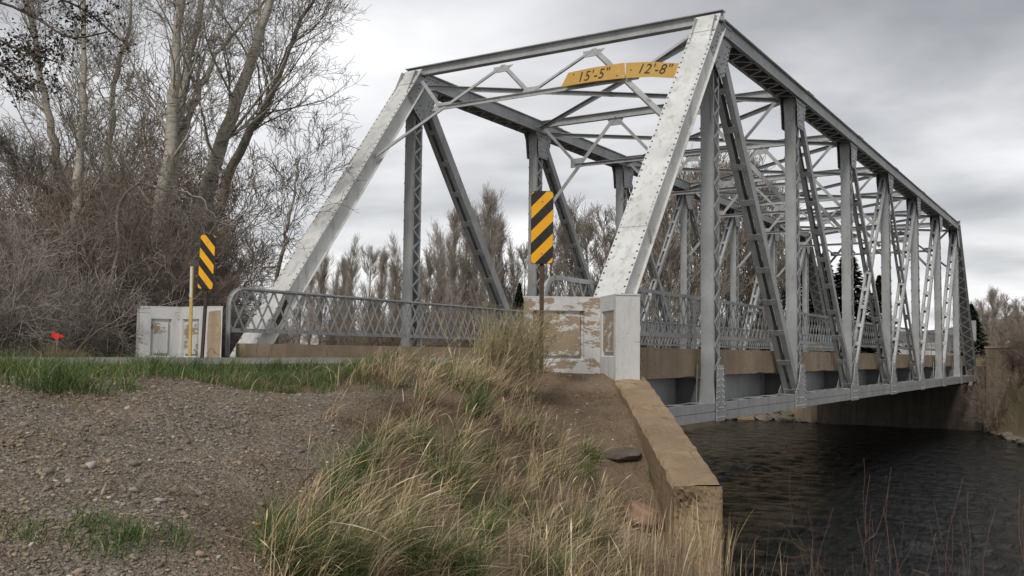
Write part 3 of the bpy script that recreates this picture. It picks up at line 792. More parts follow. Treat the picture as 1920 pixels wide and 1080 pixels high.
# ------------------------------------------------------------------ abutments, wing wall, parapets
def extrude_plan(mb, poly, z0, z1):
    k = len(poly); a_ = [(x_, y_, z0) for x_, y_ in poly]; b_ = [(x_, y_, z1) for x_, y_ in poly]
    mb.add(a_+b_, [tuple(range(k))[::-1], tuple(range(k, 2*k))]+[(i, (i+1) % k, (i+1) % k+k, i+k) for i in range(k)])
def cut_panel(mb, p0, p1, z0, z1, u0, u1, w0, w1, dep=.05, fr=.022):
    """wall face p0->p1 (z0..z1) with a sunk bevelled panel between u0..u1 (fractions) and w0..w1 (heights)"""
    p0 = np.array([*p0, 0.0]); p1 = np.array([*p1, 0.0]); e = p1-p0; n = unit(np.cross(e, (0, 0, 1)))   # points to the viewer
    P = lambda u, z, d=0: p0+e*u+np.array([0, 0, z])-n*d
    L = np.linalg.norm(e); f = fr/L
    o = [P(0, z0), P(1, z0), P(1, z1), P(0, z1)]
    i1 = [P(u0, w0), P(u1, w0), P(u1, w1), P(u0, w1)]
    i2 = [P(u0+f, w0+fr, dep), P(u1-f, w0+fr, dep), P(u1-f, w1-fr, dep), P(u0+f, w1-fr, dep)]
    f2 = f+.035/L
    i3 = [P(u0+f2, w0+fr+.035, dep), P(u1-f2, w0+fr+.035, dep), P(u1-f2, w1-fr-.035, dep), P(u0+f2, w1-fr-.035, dep)]
    i4 = [P(u0+f2+.3*f, w0+fr+.042, .006), P(u1-f2-.3*f, w0+fr+.042, .006), P(u1-f2-.3*f, w1-fr-.042, .006), P(u0+f2+.3*f, w1-fr-.042, .006)]
    vs = o+i1+i2+i3; fs = []
    for r_ in (0, 4, 8):
        for k in range(4): fs.append((r_+k, r_+(k+1) % 4, r_+4+(k+1) % 4, r_+4+k))
    mb.add(vs, fs)
    pm = MB(); pm.add(i3+i4, [(k, (k+1) % 4, 4+(k+1) % 4, 4+k) for k in range(4)]+[(4, 5, 6, 7)])
    return pm
def parapet(poly, z0, z1, panels, label, face_mat='peeling_white', mat='peeling_light', panel_mat='peeling_panel'):
    """plan polygon; faces given in panels {edge index: [..]} carry a sunk panel"""
    c0 = np.mean(poly, 0); r = empty('parapet', (c0[0], c0[1], z0)); tag(r, label, 'parapet', 'painted concrete parapets')
    poly = [(a_-c0[0], b_-c0[1]) for a_, b_ in poly]; k = len(poly); h = z1-z0
    mb = MB(); pms = []; fm = MB()
    for i in range(k):
        p0, p1 = poly[i], poly[(i+1) % k]
        if i in panels:
            u0, u1, w0, w1 = panels[i]; pms.append(cut_panel(fm if i == 0 else mb, p0, p1, 0, h, u0, u1, w0*h, w1*h))
        else: mb.add([(*p0, 0), (*p1, 0), (*p1, h), (*p0, h)], [(0, 1, 2, 3)])
    mb.add([(*p, h) for p in poly], [tuple(range(k))])
    mb.build('wall', mat, r); fm.build('panelled_face', face_mat, r)
    # thin cap with a worn rounded lip
    cm = np.mean(poly, 0); q = [tuple(cm+(np.array(p)-cm)*1.012) for p in poly]
    mb = MB(); extrude_plan(mb, q, h+.002, h+.022); mb.build('cap', 'peeling_light', r)
    for pm in pms: pm.build('panel', panel_mat, r)
    return r
C1 = np.array([-.97, -1.64]); F2 = np.array([math.cos(.564), math.sin(.564)])
polyN = [(-1.19, -.02+.12), (-.59, -.83), (-1.19, -1.38), (-.97, -1.64), tuple(C1+F2*1.25), (.0, -.55), (-.72, .35)]
parapet(polyN, .55, 1.955, {0: (.12, .80, .36, .87), 1: (.12, .88, .40, .86)},
        'peeling white concrete parapet with sunk panels above the sloping wing wall')
polyL = [(-1.66, 8.42), (-.92, 7.93), (-1.08, 7.24), (-.90, 6.82), (-.35, 6.95), (-.30, 8.1), (-1.45, 8.75)]
polyL = [(-1.57, 8.33), (-.98, 7.93), (-1.02, 7.26), (-.90, 6.84), (-.62, 7.20), (-.50, 8.1), (-1.38, 8.68)]
rL = parapet(polyL, .60, 1.93, {0: (.28, .80, .30, .84), 1: (.12, .88, .30, .84)},
        'peeling white concrete parapet with a bare brown end, behind the yellow post', face_mat='peeling_soft', panel_mat='peeling_white')
mb = MB(); c0 = np.mean(polyL, 0)
q0, q1 = np.array(polyL[2])-c0, np.array(polyL[3])-c0; e_ = q1-q0; n_ = unit(np.array([-e_[1], e_[0]])) ; n_ = n_ if n_[0] < 0 else -n_
mb.prism([(.14, .34), (.40, .30), (.42, .8), (.40, 1.28), (.15, 1.25), (.13, .8)], (*unit(e_), 0), (0, 0, 1), (*n_, 0), (q0[0]+n_[0]*.003, q0[1]+n_[1]*.003, 0), .008)
mb.build('bare_patch', 'concrete_tan', rL)

# sloping wing wall, near right
mb = MB()
O0, O1 = np.array([-.30, -1.31]), np.array([-4.04, -3.92]); I0, I1 = np.array([-.62, -.96]), np.array([-4.32, -3.53])
nseg = 46; vs = []; fs = []
for i in range(nseg+1):
    f = i/nseg; z_ = .955-(.955+.10)*(f*.86+.14*f*f)
    w_o = O0+(O1-O0)*f; w_i = I0+(I1-I0)*f
    chip = .035*max(0, math.sin(i*1.7)*math.sin(i*.61+1))
    jt = lambda s=.014: random.uniform(-s, s)
    er = .03 if f > .93 else 0
    row = [(*w_o, -4.6), (*(w_o+jt()), z_-.03+jt()), (*(w_o*.94+w_i*.06), z_-chip*.6+jt(.006)), (*(w_o*.5+w_i*.5), z_+.008+jt(.008)), (*(w_i*.92+w_o*.08), z_+jt(.008)-er-chip), (*(w_i+jt()), z_-.03+jt(.02)-er), (*w_i, -4.6)]
    vs += row
for i in range(nseg):
    for k in range(6): fs.append((i*7+k, i*7+k+1, i*7+8+k, i*7+7+k))
# end face with a broken upper edge
b_ = nseg*7; pass
mb.add(vs, fs)
ww = mb.build('wing_wall', 'concrete_wing'); tag(ww, 'tan weathered concrete wing wall sloping down from the white parapet to the river', 'wall')
e_ = unit(np.array([*(O1-O0), 0])); s_ = np.array([*(O1-I1), 0]); nu_, nv_ = 22, 40; gv = np.random.default_rng(3); vs = []
for i in range(nu_+1):
    for j in range(nv_+1):
        u_ = i/nu_; zd = j/nv_*1.3
        k_ = math.exp(-(((u_-.33)/.30)**2+((zd-.20)/.16)**2)*1.2)+.5*math.exp(-(((u_-.1)/.12)**2+((zd-.45)/.3)**2))
        dp = .012+gv.normal(0, .004)-.075*k_*(.75+.5*gv.random())-(.015 if i in (0, nu_) else 0)
        vs.append(np.array([*I1, -.105])+s_*u_+np.array([0, 0, -zd+(.0 if j else -.004)])+e_*dp)
fs = [(i*(nv_+1)+j, i*(nv_+1)+j+1, (i+1)*(nv_+1)+j+1, (i+1)*(nv_+1)+j) for i in range(nu_) for j in range(nv_)]
mb = MB(); mb.add(vs, fs); mb.build('broken_end_face', 'concrete_wing', ww)
mb = MB(); mb.bb(-1.2, .12, -.80, W+.8, -4.6, .72); mb.bb(.12, .62, -.78, W+.78, -4.6, -.47)
tag(mb.build('near_abutment', 'concrete_tan'), 'concrete abutment under the near end of the bridge', 'abutment')

# far abutment with its pylons
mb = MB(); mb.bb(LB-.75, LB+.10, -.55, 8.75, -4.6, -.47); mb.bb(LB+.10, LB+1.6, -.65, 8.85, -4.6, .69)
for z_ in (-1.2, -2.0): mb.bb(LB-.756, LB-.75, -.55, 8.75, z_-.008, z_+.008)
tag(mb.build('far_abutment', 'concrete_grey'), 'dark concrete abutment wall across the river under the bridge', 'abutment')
mb = MB(); mb.prism([(0, -4.6), (6.5, -4.6), (6.5, -1.3), (0, -.35)], (.62, .78, 0), (0, 0, 1), (.78, -.62, 0), (LB-.6, 8.95, 0), .5)
tag(mb.build('flared_wall', 'concrete_tan'), 'pale flared concrete wall at the left end of the far abutment', 'wall')
r = empty('far_pylon', (LB+.9, -1.3, -1)); tag(r, 'brown block concrete pylon at the right far corner of the bridge', 'pylon', 'far bridge pylons')
mb = MB(); mb.bb(-.6, 2.2, -.75, .62, -3.5, 2.75); mb.build('wall', 'concrete_bank', r)
mb = MB(); mb.bb(-.64, 2.25, -.80, .66, 2.752, 2.84); mb.build('cap', 'concrete_tan', r)
mb = MB()
for k in range(7): mb.bb(-.606, -.6, -.75, .62, -1.2+k*.56, -1.18+k*.56)
mb.build('course_line', 'concrete_grey', r)
r2 = empty('far_pylon', (LB+.9, W+1.2, -1)); tag(r2, 'brown block concrete pylon at the left far corner of the bridge', 'pylon', 'far bridge pylons')
mb = MB(); mb.bb(-.6, 1.6, -.6, .6, -3.5, 2.75); mb.build('wall', 'concrete_bank', r2)
mb = MB(); mb.bb(-.64, 1.65, -.64, .64, 2.752, 2.84); mb.build('cap', 'concrete_tan', r2)

# ------------------------------------------------------------------ tree generator (vectorised)
def nrm(a): return a/np.maximum(np.linalg.norm(a, axis=-1, keepdims=True), 1e-9)
def tubes(P, R, n):
    B, K, _ = P.shape; T = np.zeros_like(P); T[:, 1:-1] = P[:, 2:]-P[:, :-2]; T[:, 0] = P[:, 1]-P[:, 0]; T[:, -1] = P[:, -1]-P[:, -2]; T = nrm(T)
    ref = np.tile(np.array([.13, .97, .2]), (B, 1)); par = np.abs((T[:, 0]*ref).sum(1)) > .85; ref[par] = (1, 0, 0)
    u = nrm(np.cross(T, ref[:, None, :])); v = np.cross(T, u)
    th = np.arange(n)*2*math.pi/n
    V = P[:, :, None, :]+R[:, :, None, None]*(np.cos(th)[None, None, :, None]*u[:, :, None, :]+np.sin(th)[None, None, :, None]*v[:, :, None, :])
    idx = np.arange(B*K*n).reshape(B, K, n); a = idx[:, :-1]; b = np.roll(a, -1, 2); c = idx[:, 1:]; d = np.roll(c, -1, 2)
    return V.reshape(-1, 3), np.stack([a, b, d, c], -1).reshape(-1, 4)
def grow(g, P, R, n, t0, t1, ang, lf, rf, up, wob, K, taper=.25, droop=0, minlen=None):
    """children of the branches P (B,K0,3)"""
    B, K0, _ = P.shape; L0 = np.linalg.norm(np.diff(P, axis=1), axis=2).sum(1)
    t = (g.random((B, n))*(t1-t0)+t0); ti = t*(K0-1); i = np.minimum(ti.astype(int), K0-2); f = (ti-i)[..., None]
    bi = np.arange(B)[:, None]
    p = P[bi, i]*(1-f)+P[bi, i+1]*f; tan = nrm(P[bi, i+1]-P[bi, i]); r = R[bi, i]*(1-f[..., 0])+R[bi, i+1]*f[..., 0]
    rnd = g.standard_normal((B, n, 3)); perp = nrm(rnd-(rnd*tan).sum(-1, keepdims=True)*tan)
    a = np.radians(g.uniform(ang[0], ang[1], (B, n)))[..., None]
    d = tan*np.cos(a)+perp*np.sin(a); d[..., 2] += up*.6; d = nrm(d)
    L = L0[:, None]*lf*(1-.55*t)*g.uniform(.6, 1.3, (B, n))
    if minlen: L = np.maximum(L, minlen*g.uniform(.6, 1.2, (B, n)))
    rr = np.minimum(r*rf*g.uniform(.7, 1.1, (B, n)), r*.95)
    M = B*n; p = p.reshape(M, 3); d = d.reshape(M, 3); L = L.reshape(M); rr = rr.reshape(M)
    out = np.zeros((M, K, 3)); out[:, 0] = p
    for k in range(1, K):
        out[:, k] = out[:, k-1]+d*(L/(K-1))[:, None]
        d = d+g.standard_normal((M, 3))*wob; d[:, 2] += up*.35-droop*k/K; d = nrm(d)
    rad = rr[:, None]*np.linspace(1, taper, K)[None]
    return out, rad
def spline(pts, K):
    pts = np.asarray(pts, float); n = len(pts)
    if n < 3:
        f = np.linspace(0, 1, K)[:, None]; return pts[0]*(1-f)+pts[-1]*f
    t = np.linspace(0, n-1, K); out = []
    for q in t:
        i = min(int(q), n-2); f = q-i; p0 = pts[max(i-1, 0)]; p1, p2 = pts[i], pts[i+1]; p3 = pts[min(i+2, n-1)]
        out.append(.5*((2*p1)+(-p0+p2)*f+(2*p0-5*p1+4*p2-p3)*f*f+(-p0+3*p1-3*p2+p3)*f**3))
    return np.array(out)
class TB:
    def __init__(s): s.V = []; s.F = []; s.n = 0
    def add(s, PR, n):
        V, F = tubes(PR[0], np.maximum(PR[1], s.minr if hasattr(s, 'minr') else 0), n); s.V.append(V); s.F.append(F+s.n); s.n += len(V)
    def build(s, name, mat, parent, origin, smooth=True):
        V = np.concatenate(s.V)-np.asarray(origin); F = np.concatenate(s.F)
        return np_mesh(name, V, [F], mat, parent, smooth)

def big_tree(seed, trunks, label, bark='bark_aspen', twig='twig_grey', limbs=18, sub=6, tw=5, fin=2, ll=.34, ang=(28, 60), group='bare cottonwoods behind the left parapet', t0=.25, up=.28):
    g = np.random.default_rng(seed)
    base = np.array(trunks[0][0][0], float)
    r = empty('bare_tree', tuple(base)); tag(r, label, 'tree', group)
    tb = TB(); cr = TB(); cr.minr = .0045
    for pts, r0, r1 in trunks:
        P = spline(pts, 26); P[1:-1] += g.standard_normal((24, 3))*.03
        R = np.linspace(r0, r1, 26)
        tb.add((P[None], R[None]), 10)
        l1 = grow(g, P[None], R[None], limbs, t0, .97, ang, ll, .26, up, .13, 9, .3)
        tb.add(l1, 6)
        l2 = grow(g, *l1, sub, .2, 1, (25, 60), .52, .5, up*.7, .16, 7, .35, minlen=.6); cr.add(l2, 4)
        l3 = grow(g, *l2, tw, .2, 1, (25, 60), .55, .6, up*.5, .2, 5, .5, minlen=.35); cr.add(l3, 3)
        l4 = grow(g, *l3, fin, .2, 1, (25, 65), .6, .7, up*.4, .2, 4, .6, minlen=.25); cr.add(l4, 3)
        # small dead sprays along the trunk
        s1 = grow(g, P[None], R[None]*.25, limbs, .05, .6, (50, 100), .10, .35, -.02, .3, 6, .3, droop=.12); cr.add(s1, 3)
        s2 = grow(g, *s1, 6, .2, 1, (30, 70), .6, .6, 0, .3, 4, .5, minlen=.3); cr.add(s2, 3)
    tb.build('trunk', bark, r, base); cr.build('crown', twig, r, base, False)
    return r
def up_from(px, py, d, dz=0):
    p = at(px, py, d); return p
def tr(pl, r0, r1):       # polyline of (px, py, distance)
    return ([at(*q) for q in pl], r0, r1)
def gbase(px, d):
    q = at(px, 600, d); zg = gz(q[0], q[1]); q[2] = zg-.05; return q
def trunk(px0, d, pl, r0, r1):
    return ([gbase(px0, d)]+[at(*q) for q in pl], r0, r1)
big_tree(11, [trunk(283, 23.5, [(290, 520, 23.5), (303, 400, 23.5), (318, 290, 23.4), (326, 170, 23.3), (330, 60, 23.2), (345, -60, 23), (350, -260, 23)], .24, .04),
              ([at(303, 400, 23.5), at(322, 330, 23.6), at(336, 230, 23.8), (at(352, 120, 24)), at(375, 20, 24.3), at(395, -120, 24.6), at(420, -280, 25)], .17, .035),
              ([at(322, 330, 23.6), at(350, 240, 23.9), at(385, 150, 24.3), at(420, 80, 24.8), at(470, 30, 25.2), at(540, -60, 25.6)], .10, .02)],
         'tall pale aspen left of the striped marker, forked into three stems', limbs=17)
big_tree(12, [trunk(347, 25.5, [(358, 500, 25.5), (385, 370, 25.3), (415, 270, 25.2), (450, 170, 25.0), (478, 85, 24.8), (508, 0, 24.6), (530, -110, 24.4), (560, -240, 24.2)], .26, .04)],
         'thick pale aspen leaning right directly behind the leaning striped marker', limbs=28)
big_tree(13, [trunk(352, 27.5, [(385, 470, 27.5), (410, 395, 27.3), (440, 300, 27.0), (478, 230, 26.8), (515, 165, 26.4), (540, 95, 26.2), (565, 40, 26), (610, -60, 25.6)], .19, .03)],
         'slender grey tree leaning far right over the left end post', limbs=34, ll=.30, twig='twig_brown', bark='bark_cottonwood')
big_tree(14, [trunk(143, 22.5, [(142, 480, 22.5), (145, 380, 22.5), (150, 270, 22.5), (157, 150, 22.5), (158, 40, 22.5), (150, -120, 22.5)], .15, .03)],
         'straight thin pale aspen in the middle of the left thicket', limbs=22, ll=.24, up=.35)
big_tree(15, [trunk(118, 24, [(122, 430, 24), (105, 290, 24), (85, 190, 24), (65, 90, 24), (50, -20, 24), (40, -150, 24)], .14, .03),
              ([at(118, 395, 24), at(80, 350, 23.6), at(30, 310, 23.2), at(-40, 280, 22.8)], .07, .02)],
         'grey aspen curving left behind the straight thin one', limbs=20, ll=.24, up=.33, bark='bark_cottonwood')
big_tree(16, [trunk(190, 26, [(193, 450, 26), (200, 330, 26), (208, 210, 26), (215, 150, 26), (235, 70, 26), (250, -40, 26)], .13, .03)],
         'thin grey aspen between the straight one and the three stemmed one', limbs=20, ll=.24, up=.33)
big_tree(17, [trunk(512, 21.5, [(525, 500, 21.5), (538, 430, 21.6), (552, 350, 21.8), (560, 290, 22)], .055, .012)],
         'small dark bare sapling beside the left end post', limbs=22, ll=.42, ang=(25, 50), sub=5, tw=4, fin=2, bark='bark_cottonwood', twig='twig_dark', t0=.1)
# arching bare limbs of an old shrub in front of the aspens
big_tree(18, [([gbase(215, 19.5), at(215, 480, 19.5), at(225, 380, 19.6), at(262, 345, 19.6), at(300, 352, 19.5), at(330, 352, 19.4), at(380, 372, 19.3), at(405, 410, 19.2)], .035, .010)],
         'low pale arching bare limb in front of the three stemmed aspen', limbs=12, ll=.16, sub=4, tw=3, fin=2, ang=(30, 80), up=.05, bark='bark_aspen', twig='twig_pale', t0=.1)

# dark leafy tree reaching in from the upper left
g = np.random.default_rng(31)
base = gbase(-150, 17)
r = empty('leafy_tree', tuple(base)); tag(r, 'dark tree whose brown leaf clusters hang into the top left corner', 'tree')
tb = TB(); lf = []
tk = spline([base, at(-140, 400, 17), at(-120, 200, 17), at(-90, 20, 17), at(-60, -150, 17)], 20); tb.add((tk[None], np.linspace(.22, .08, 20)[None]), 8)
for pl, r0 in (([(-125, 230, 17), (-40, 140, 16.9), (0, 120, 16.8), (35, 148, 16.8), (68, 172, 16.8)], .04), ([(-100, 70, 17), (-20, 5, 17), (60, 30, 17), (130, 70, 16.8), (200, 60, 16.6)], .03),
               ([(-90, 0, 17), (0, -40, 17), (90, -10, 17), (160, 20, 16.8), (225, 75, 16.6)], .028), ([(-110, 120, 17), (-30, 70, 17), (30, 90, 17), (90, 110, 16.8)], .03)):
    P = spline([at(*q) for q in pl], 14)[None]; R = np.linspace(r0, .015, 14)[None]; tb.add((P, R), 6)
    a1 = grow(g, P, R, 18, .2, 1, (25, 75), .26, .5, .05, .2, 7, .3); tb.add(a1, 4)
    a2 = grow(g, *a1, 8, .2, 1, (25, 70), .5, .6, 0, .25, 5, .4, minlen=.3); tb.add(a2, 3)
    lf.append(a2[0][:, 1:].reshape(-1, 3))
tb.build('trunk', 'twig_dark', r, base)
c = np.concatenate(lf); c = c[g.random(len(c)) < .30]; cen = at(90, 70, 17)
c = np.repeat(c, 3, 0)+g.standard_normal((len(c)*3, 3))*.07; M = len(c)
u_ = nrm(g.standard_normal((M, 3))); v_ = nrm(np.cross(u_, g.standard_normal((M, 3)))); s_ = g.uniform(.025, .05, (M, 1))
V = np.stack([c-u_*s_, c+v_*s_*.5, c+u_*s_, c-v_*s_*.5], 1).reshape(-1, 3)-base
np_mesh('crown', V, [np.arange(M*4).reshape(M, 4)], 'leaf_dark', r)

# shrub variants -------------------------------------------------------------
def link_copy(o, parent=None):
    c = o.copy(); COL.objects.link(c)
    if parent is not None: c.parent = parent
    return c
def shrub_mesh(seed, n, h, spread, twig, levels=((7, .5), (6, .5), (4, .55)), r0=.03, minr=.005, up=.2):
    g = np.random.default_rng(seed); P = np.zeros((n, 9, 3)); a = g.uniform(0, 6.28, n)
    p = np.stack([np.cos(a), np.sin(a), 0*a], 1)*g.uniform(0, spread*.35, (n, 1)); P[:, 0] = p
    d = np.stack([np.cos(a)*.35*spread, np.sin(a)*.35*spread, np.ones(n)], 1)+g.standard_normal((n, 3))*.18; d = nrm(d); L = h*g.uniform(.55, 1.1, n)
    for k in range(1, 9):
        P[:, k] = P[:, k-1]+d*(L/8)[:, None]; d = nrm(d+g.standard_normal((n, 3))*.14+np.array([0, 0, .04]))
    R = (g.uniform(.6, 1.2, n)*r0)[:, None]*np.linspace(1, .3, 9)[None]
    tb = TB(); tb.minr = minr; tb.add((P, R), 4); cur = (P, R)
    for i, (m_, lf_) in enumerate(levels):
        cur = grow(g, *cur, m_, .12, 1, (25, 65), lf_, .55, up, .2, 6-i, .5, minlen=.25); tb.add(cur, 3)
    V = np.concatenate(tb.V); F = np.concatenate(tb.F)
    o = np_mesh('twigs', V, [F], twig); me = o.data; bpy.data.objects.remove(o); return me
def place(name, me, loc, sc, rz, label, cat, group=None):
    o = bpy.data.objects.new(name, me); COL.objects.link(o); o.location = loc; o.scale = sc; o.rotation_euler[2] = rz
    return tag(o, label, cat, group)
S1 = [shrub_mesh(40+i, 17, 5.0, 1.0, 'twig_brown', minr=.005, r0=.024) for i in range(3)]
S2 = [shrub_mesh(50+i, 18, 2.4, 1.5, 'twig_pale', levels=((7, .5), (6, .5), (2, .5)), r0=.014, minr=.004, up=.05) for i in range(2)]
S3 = [shrub_mesh(60+i, 18, 2.2, 1.3, 'twig_red', levels=((7, .5), (5, .5)), r0=.014, minr=.006) for i in range(2)]
G = np.random.default_rng(5)
# dense brown thicket: px, distance, height scale
k = 0
for px, d, s in [(-60, 20, .75), (10, 21, .7), (60, 20, .72), (105, 22, .85), (165, 22, .95), (215, 21, .95), (260, 24, 1.0), (310, 26, .95), (350, 23, .7), (395, 27, .75), (430, 24, .5),
                 (-20, 27, .95), (70, 28, 1.05), (150, 28, 1.25), (215, 29, 1.6), (270, 30, 1.5), (330, 31, 1.15), (385, 32, .9), (440, 33, .65), (480, 30, .5), (40, 34, 1.2), (130, 35, 1.6), (240, 36, 1.95), (300, 34, 1.5), (185, 33, 1.75), (90, 31, 1.3), (350, 33, 1.2)]:
    q = gbase(px, d); s *= G.uniform(.9, 1.1)
    words = ['tall', 'broad', 'ragged', 'thick', 'upright'][k % 5]
    place('thicket_shrub', S1[k % 3], tuple(q), (s, s, s), G.uniform(0, 6.28), 'leafless brown shrub of the dense thicket behind the left verge', 'shrub', 'brown shrubs of the left thicket'); k += 1
for px, d, s in [(-30, 16.5, 1.0), (25, 17, 1.1), (75, 17.5, 1.15), (130, 19, 1.1), (180, 21, 1.25), (225, 22, 1.2), (262, 22.5, 1.1), (310, 23, 1.0), (400, 24, .8), (350, 23.5, .9)]:
    q = gbase(px, d); place('bramble', S2[k % 2], tuple(q), (s, s, s*G.uniform(.85, 1.1)), G.uniform(0, 6.28), 'pale thin stemmed bramble at the front edge of the left thicket', 'shrub', 'pale brambles along the left verge'); k += 1

# distant trees ---------------------------------------------------------------
def poplar_mesh(seed, h, twig, n=60, ang=(14, 34), ll=.32, minr=.012, t0=.12):
    g = np.random.default_rng(seed); P = spline([(0, 0, 0), (g.normal()*.2, g.normal()*.2, h*.5), (g.normal()*.3, g.normal()*.3, h)], 16)[None]
    R = np.linspace(.22, .04, 16)[None]; tb = TB(); tb.add((P, R), 6); tk_v, tk_f = tb.V[0], tb.F[0]
    cr = TB(); cr.minr = minr
    l1 = grow(g, P, R, n, t0, .98, ang, ll, .4, .3, .08, 7, .4); cr.add(l1, 3)
    l2 = grow(g, *l1, 8, .15, 1, (14, 38), .62, .6, .25, .10, 5, .5, minlen=.9); cr.add(l2, 3)
    l3 = grow(g, *l2, 6, .1, 1, (14, 40), .65, .7, .2, .12, 4, .6, minlen=.8); cr.add(l3, 3)
    a = np_mesh('trunk', tk_v, [tk_f], 'bark_cottonwood'); b = np_mesh('crown', np.concatenate(cr.V), [np.concatenate(cr.F)], twig)
    ma, mb_ = a.data, b.data; bpy.data.objects.remove(a); bpy.data.objects.remove(b); return ma, mb_
def conifer_mesh(seed, h, wid):
    g = np.random.default_rng(seed)
    P = np.array([[(0, 0, 0), (0, 0, h*.5), (0, 0, h)]], float); V, F = tubes(P, np.array([[.2, .12, .02]]), 6)
    a = np_mesh('trunk', V, [F], 'bark_cottonwood')
    n = 2600; t = g.random(n)**.8; z = h*(.06+.94*t); rr = wid*(1-t)**.85*g.uniform(.75, 1.1, n)+.08; th = g.uniform(0, 6.28, n)
    f = g.uniform(.25, 1, n)**.6; d = np.stack([np.cos(th), np.sin(th), -.25+.0*th], 1)
    c = d*(rr*f)[:, None]; c[:, 2] += z; side = np.stack([-np.sin(th), np.cos(th), g.normal(0, .3, n)], 1)
    L = (rr*.35+.25)[:, None]; w_ = g.uniform(.10, .22, (n, 1))*(.6+wid*.15)
    dd = nrm(d+g.standard_normal((n, 3))*.25)
    VV = np.stack([c-dd*L*.5, c+side*w_, c+dd*L*.5, c-side*w_], 1).reshape(-1, 3)
    b = np_mesh('crown', VV, [np.arange(n*4).reshape(n, 4)], 'needles')
    ma, mb_ = a.data, b.data; bpy.data.objects.remove(a); bpy.data.objects.remove(b); return ma, mb_
POP = [poplar_mesh(70+i, 12, 'twig_far') for i in range(3)]+[poplar_mesh(80+i, 12, 'twig_far_grey', 50, (22, 48), .34) for i in range(3)]
NEARP = [poplar_mesh(90+i, 12, 'twig_far_grey', 44, (22, 50), .40, .014) for i in range(2)]
CON = [conifer_mesh(75, 10, 2.6), conifer_mesh(76, 10, 2.1)]
def far_tree(kind, meshes, px, d, top, label, group, cat='tree', wf=1.0, base_h=12.0, zb=None):
    q = at(px, 620, d); z0 = gz(q[0], q[1]) if zb is None else zb
    if z0 < -1: z0 = -1
    hgt = (at(px, top, d)[2]-z0)*G.uniform(.82, 1.0); s = max(hgt, 1)/base_h
    r = empty(kind, (q[0], q[1], z0-.1), G.uniform(0, 6.28)); tag(r, label, cat, group)
    r.scale = (s*wf, s*wf, s)
    for nm, me in zip(('trunk', 'crown'), meshes):
        o = bpy.data.objects.new(nm, me); COL.objects.link(o); o.parent = r
    return r
gl = 'slim bare brown poplar in the far row seen through the left railing'
k = 0
for px, d, top in [(560, 120, 500), (600, 105, 470), (640, 110, 500), (655, 95, 470), (690, 100, 470), (712, 112, 478), (745, 95, 452), (770, 104, 470), (800, 98, 478), (822, 110, 455), (850, 95, 432), (868, 100, 418), (900, 96, 400), (918, 92, 392), (940, 98, 402), (965, 105, 455), (985, 100, 470),
                   (580, 130, 520), (625, 135, 505), (735, 135, 490), (785, 140, 485), (835, 132, 470), (885, 135, 440)]:
    far_tree('bare_poplar', POP[k % 3] if k % 4 else POP[3+k % 3], px, d, top, gl, 'bare poplars of the far row', wf=.85); k += 1
for px, d, top in [(1040, 90, 440), (1075, 84, 402), (1100, 95, 430), (1130, 80, 400), (1165, 90, 410), (1210, 84, 400)]:
    far_tree('bare_cottonwood', POP[3+k % 3], px, d, top, 'grey bare cottonwood behind the right striped marker and end post', 'bare cottonwoods behind the right marker', wf=1.2); k += 1
for px, d, top in [(1235, 72, 345), (1262, 66, 330), (1290, 76, 350), (1330, 70, 322), (1362, 74, 318), (1395, 80, 335), (1430, 78, 350), (1462, 84, 372)]:
    far_tree('bare_cottonwood', NEARP[k % 2], px, d, top, 'tall grey bare cottonwood showing between the right truss posts', 'tall cottonwoods behind the truss', wf=1.3); k += 1
for px, d, top in [(973, 82, 505)]:
    far_tree('conifer', CON[k % 2], px, d, top, 'small dark conifer left of the broad shrub in the far row' if px > 900 else 'dark conifer among the brown far poplars', None, wf=.9, base_h=10); k += 1
for px, d, top in [(1508, 74, 425), (1548, 78, 450), (1592, 76, 432), (1650, 84, 480)]:
    far_tree('conifer', CON[k % 2], px, d, top, 'dark green conifer massed behind the far half of the truss', 'dark conifers behind the truss', wf=1.2, base_h=10); k += 1
far_tree('conifer', CON[0], 1822, 68, 555, 'dark green conifer right of the far end of the bridge', None, wf=1.35, base_h=10)
for px, d, top in [(1840, 120, 553), (1862, 125, 548), (1888, 130, 560), (1912, 120, 572), (1930, 125, 565), (1850, 105, 590), (1875, 100, 600), (1900, 95, 605), (1925, 90, 600), (1800, 125, 570)]:
    far_tree('bare_cottonwood', POP[k % 3] if k % 2 else POP[3+k % 3], px, d, top, 'brown bare cottonwood on the far bank at the right edge', 'bare cottonwoods at the right edge', wf=1.25); k += 1
# low brush of the far bank
for i in range(110):
    px = G.uniform(400, 1560) if i % 3 else G.uniform(400, 960); d = G.uniform(74, 100); q = at(px, 620, d); z0 = gz(q[0], q[1])
    if z0 < .2: continue
    s = G.uniform(.6, 1.05); place('bank_shrub', S1[i % 3], (q[0], q[1], z0-.05), (s*1.3, s*1.3, s*.8), G.uniform(0, 6.28), 'low brown bare shrub on the far bank behind the bridge', 'shrub', 'low shrubs of the far bank')
for i in range(40):
    px = G.uniform(1826, 1990); d = G.uniform(47, 62); q = at(px, 700, d); z0 = gz(q[0], q[1])
    if z0 < -3.0: continue
    if q[1] > -2.2 and q[0] > LB-2: continue
    s = G.uniform(.45, .85); place('bank_shrub', (S3 if i % 2 else S1)[i % 2], (q[0], q[1], z0-.05), (s, s, s*.9), G.uniform(0, 6.28), 'tangled bare shrub on the bank right of the far pylon', 'shrub', 'tangled shrubs on the right bank')

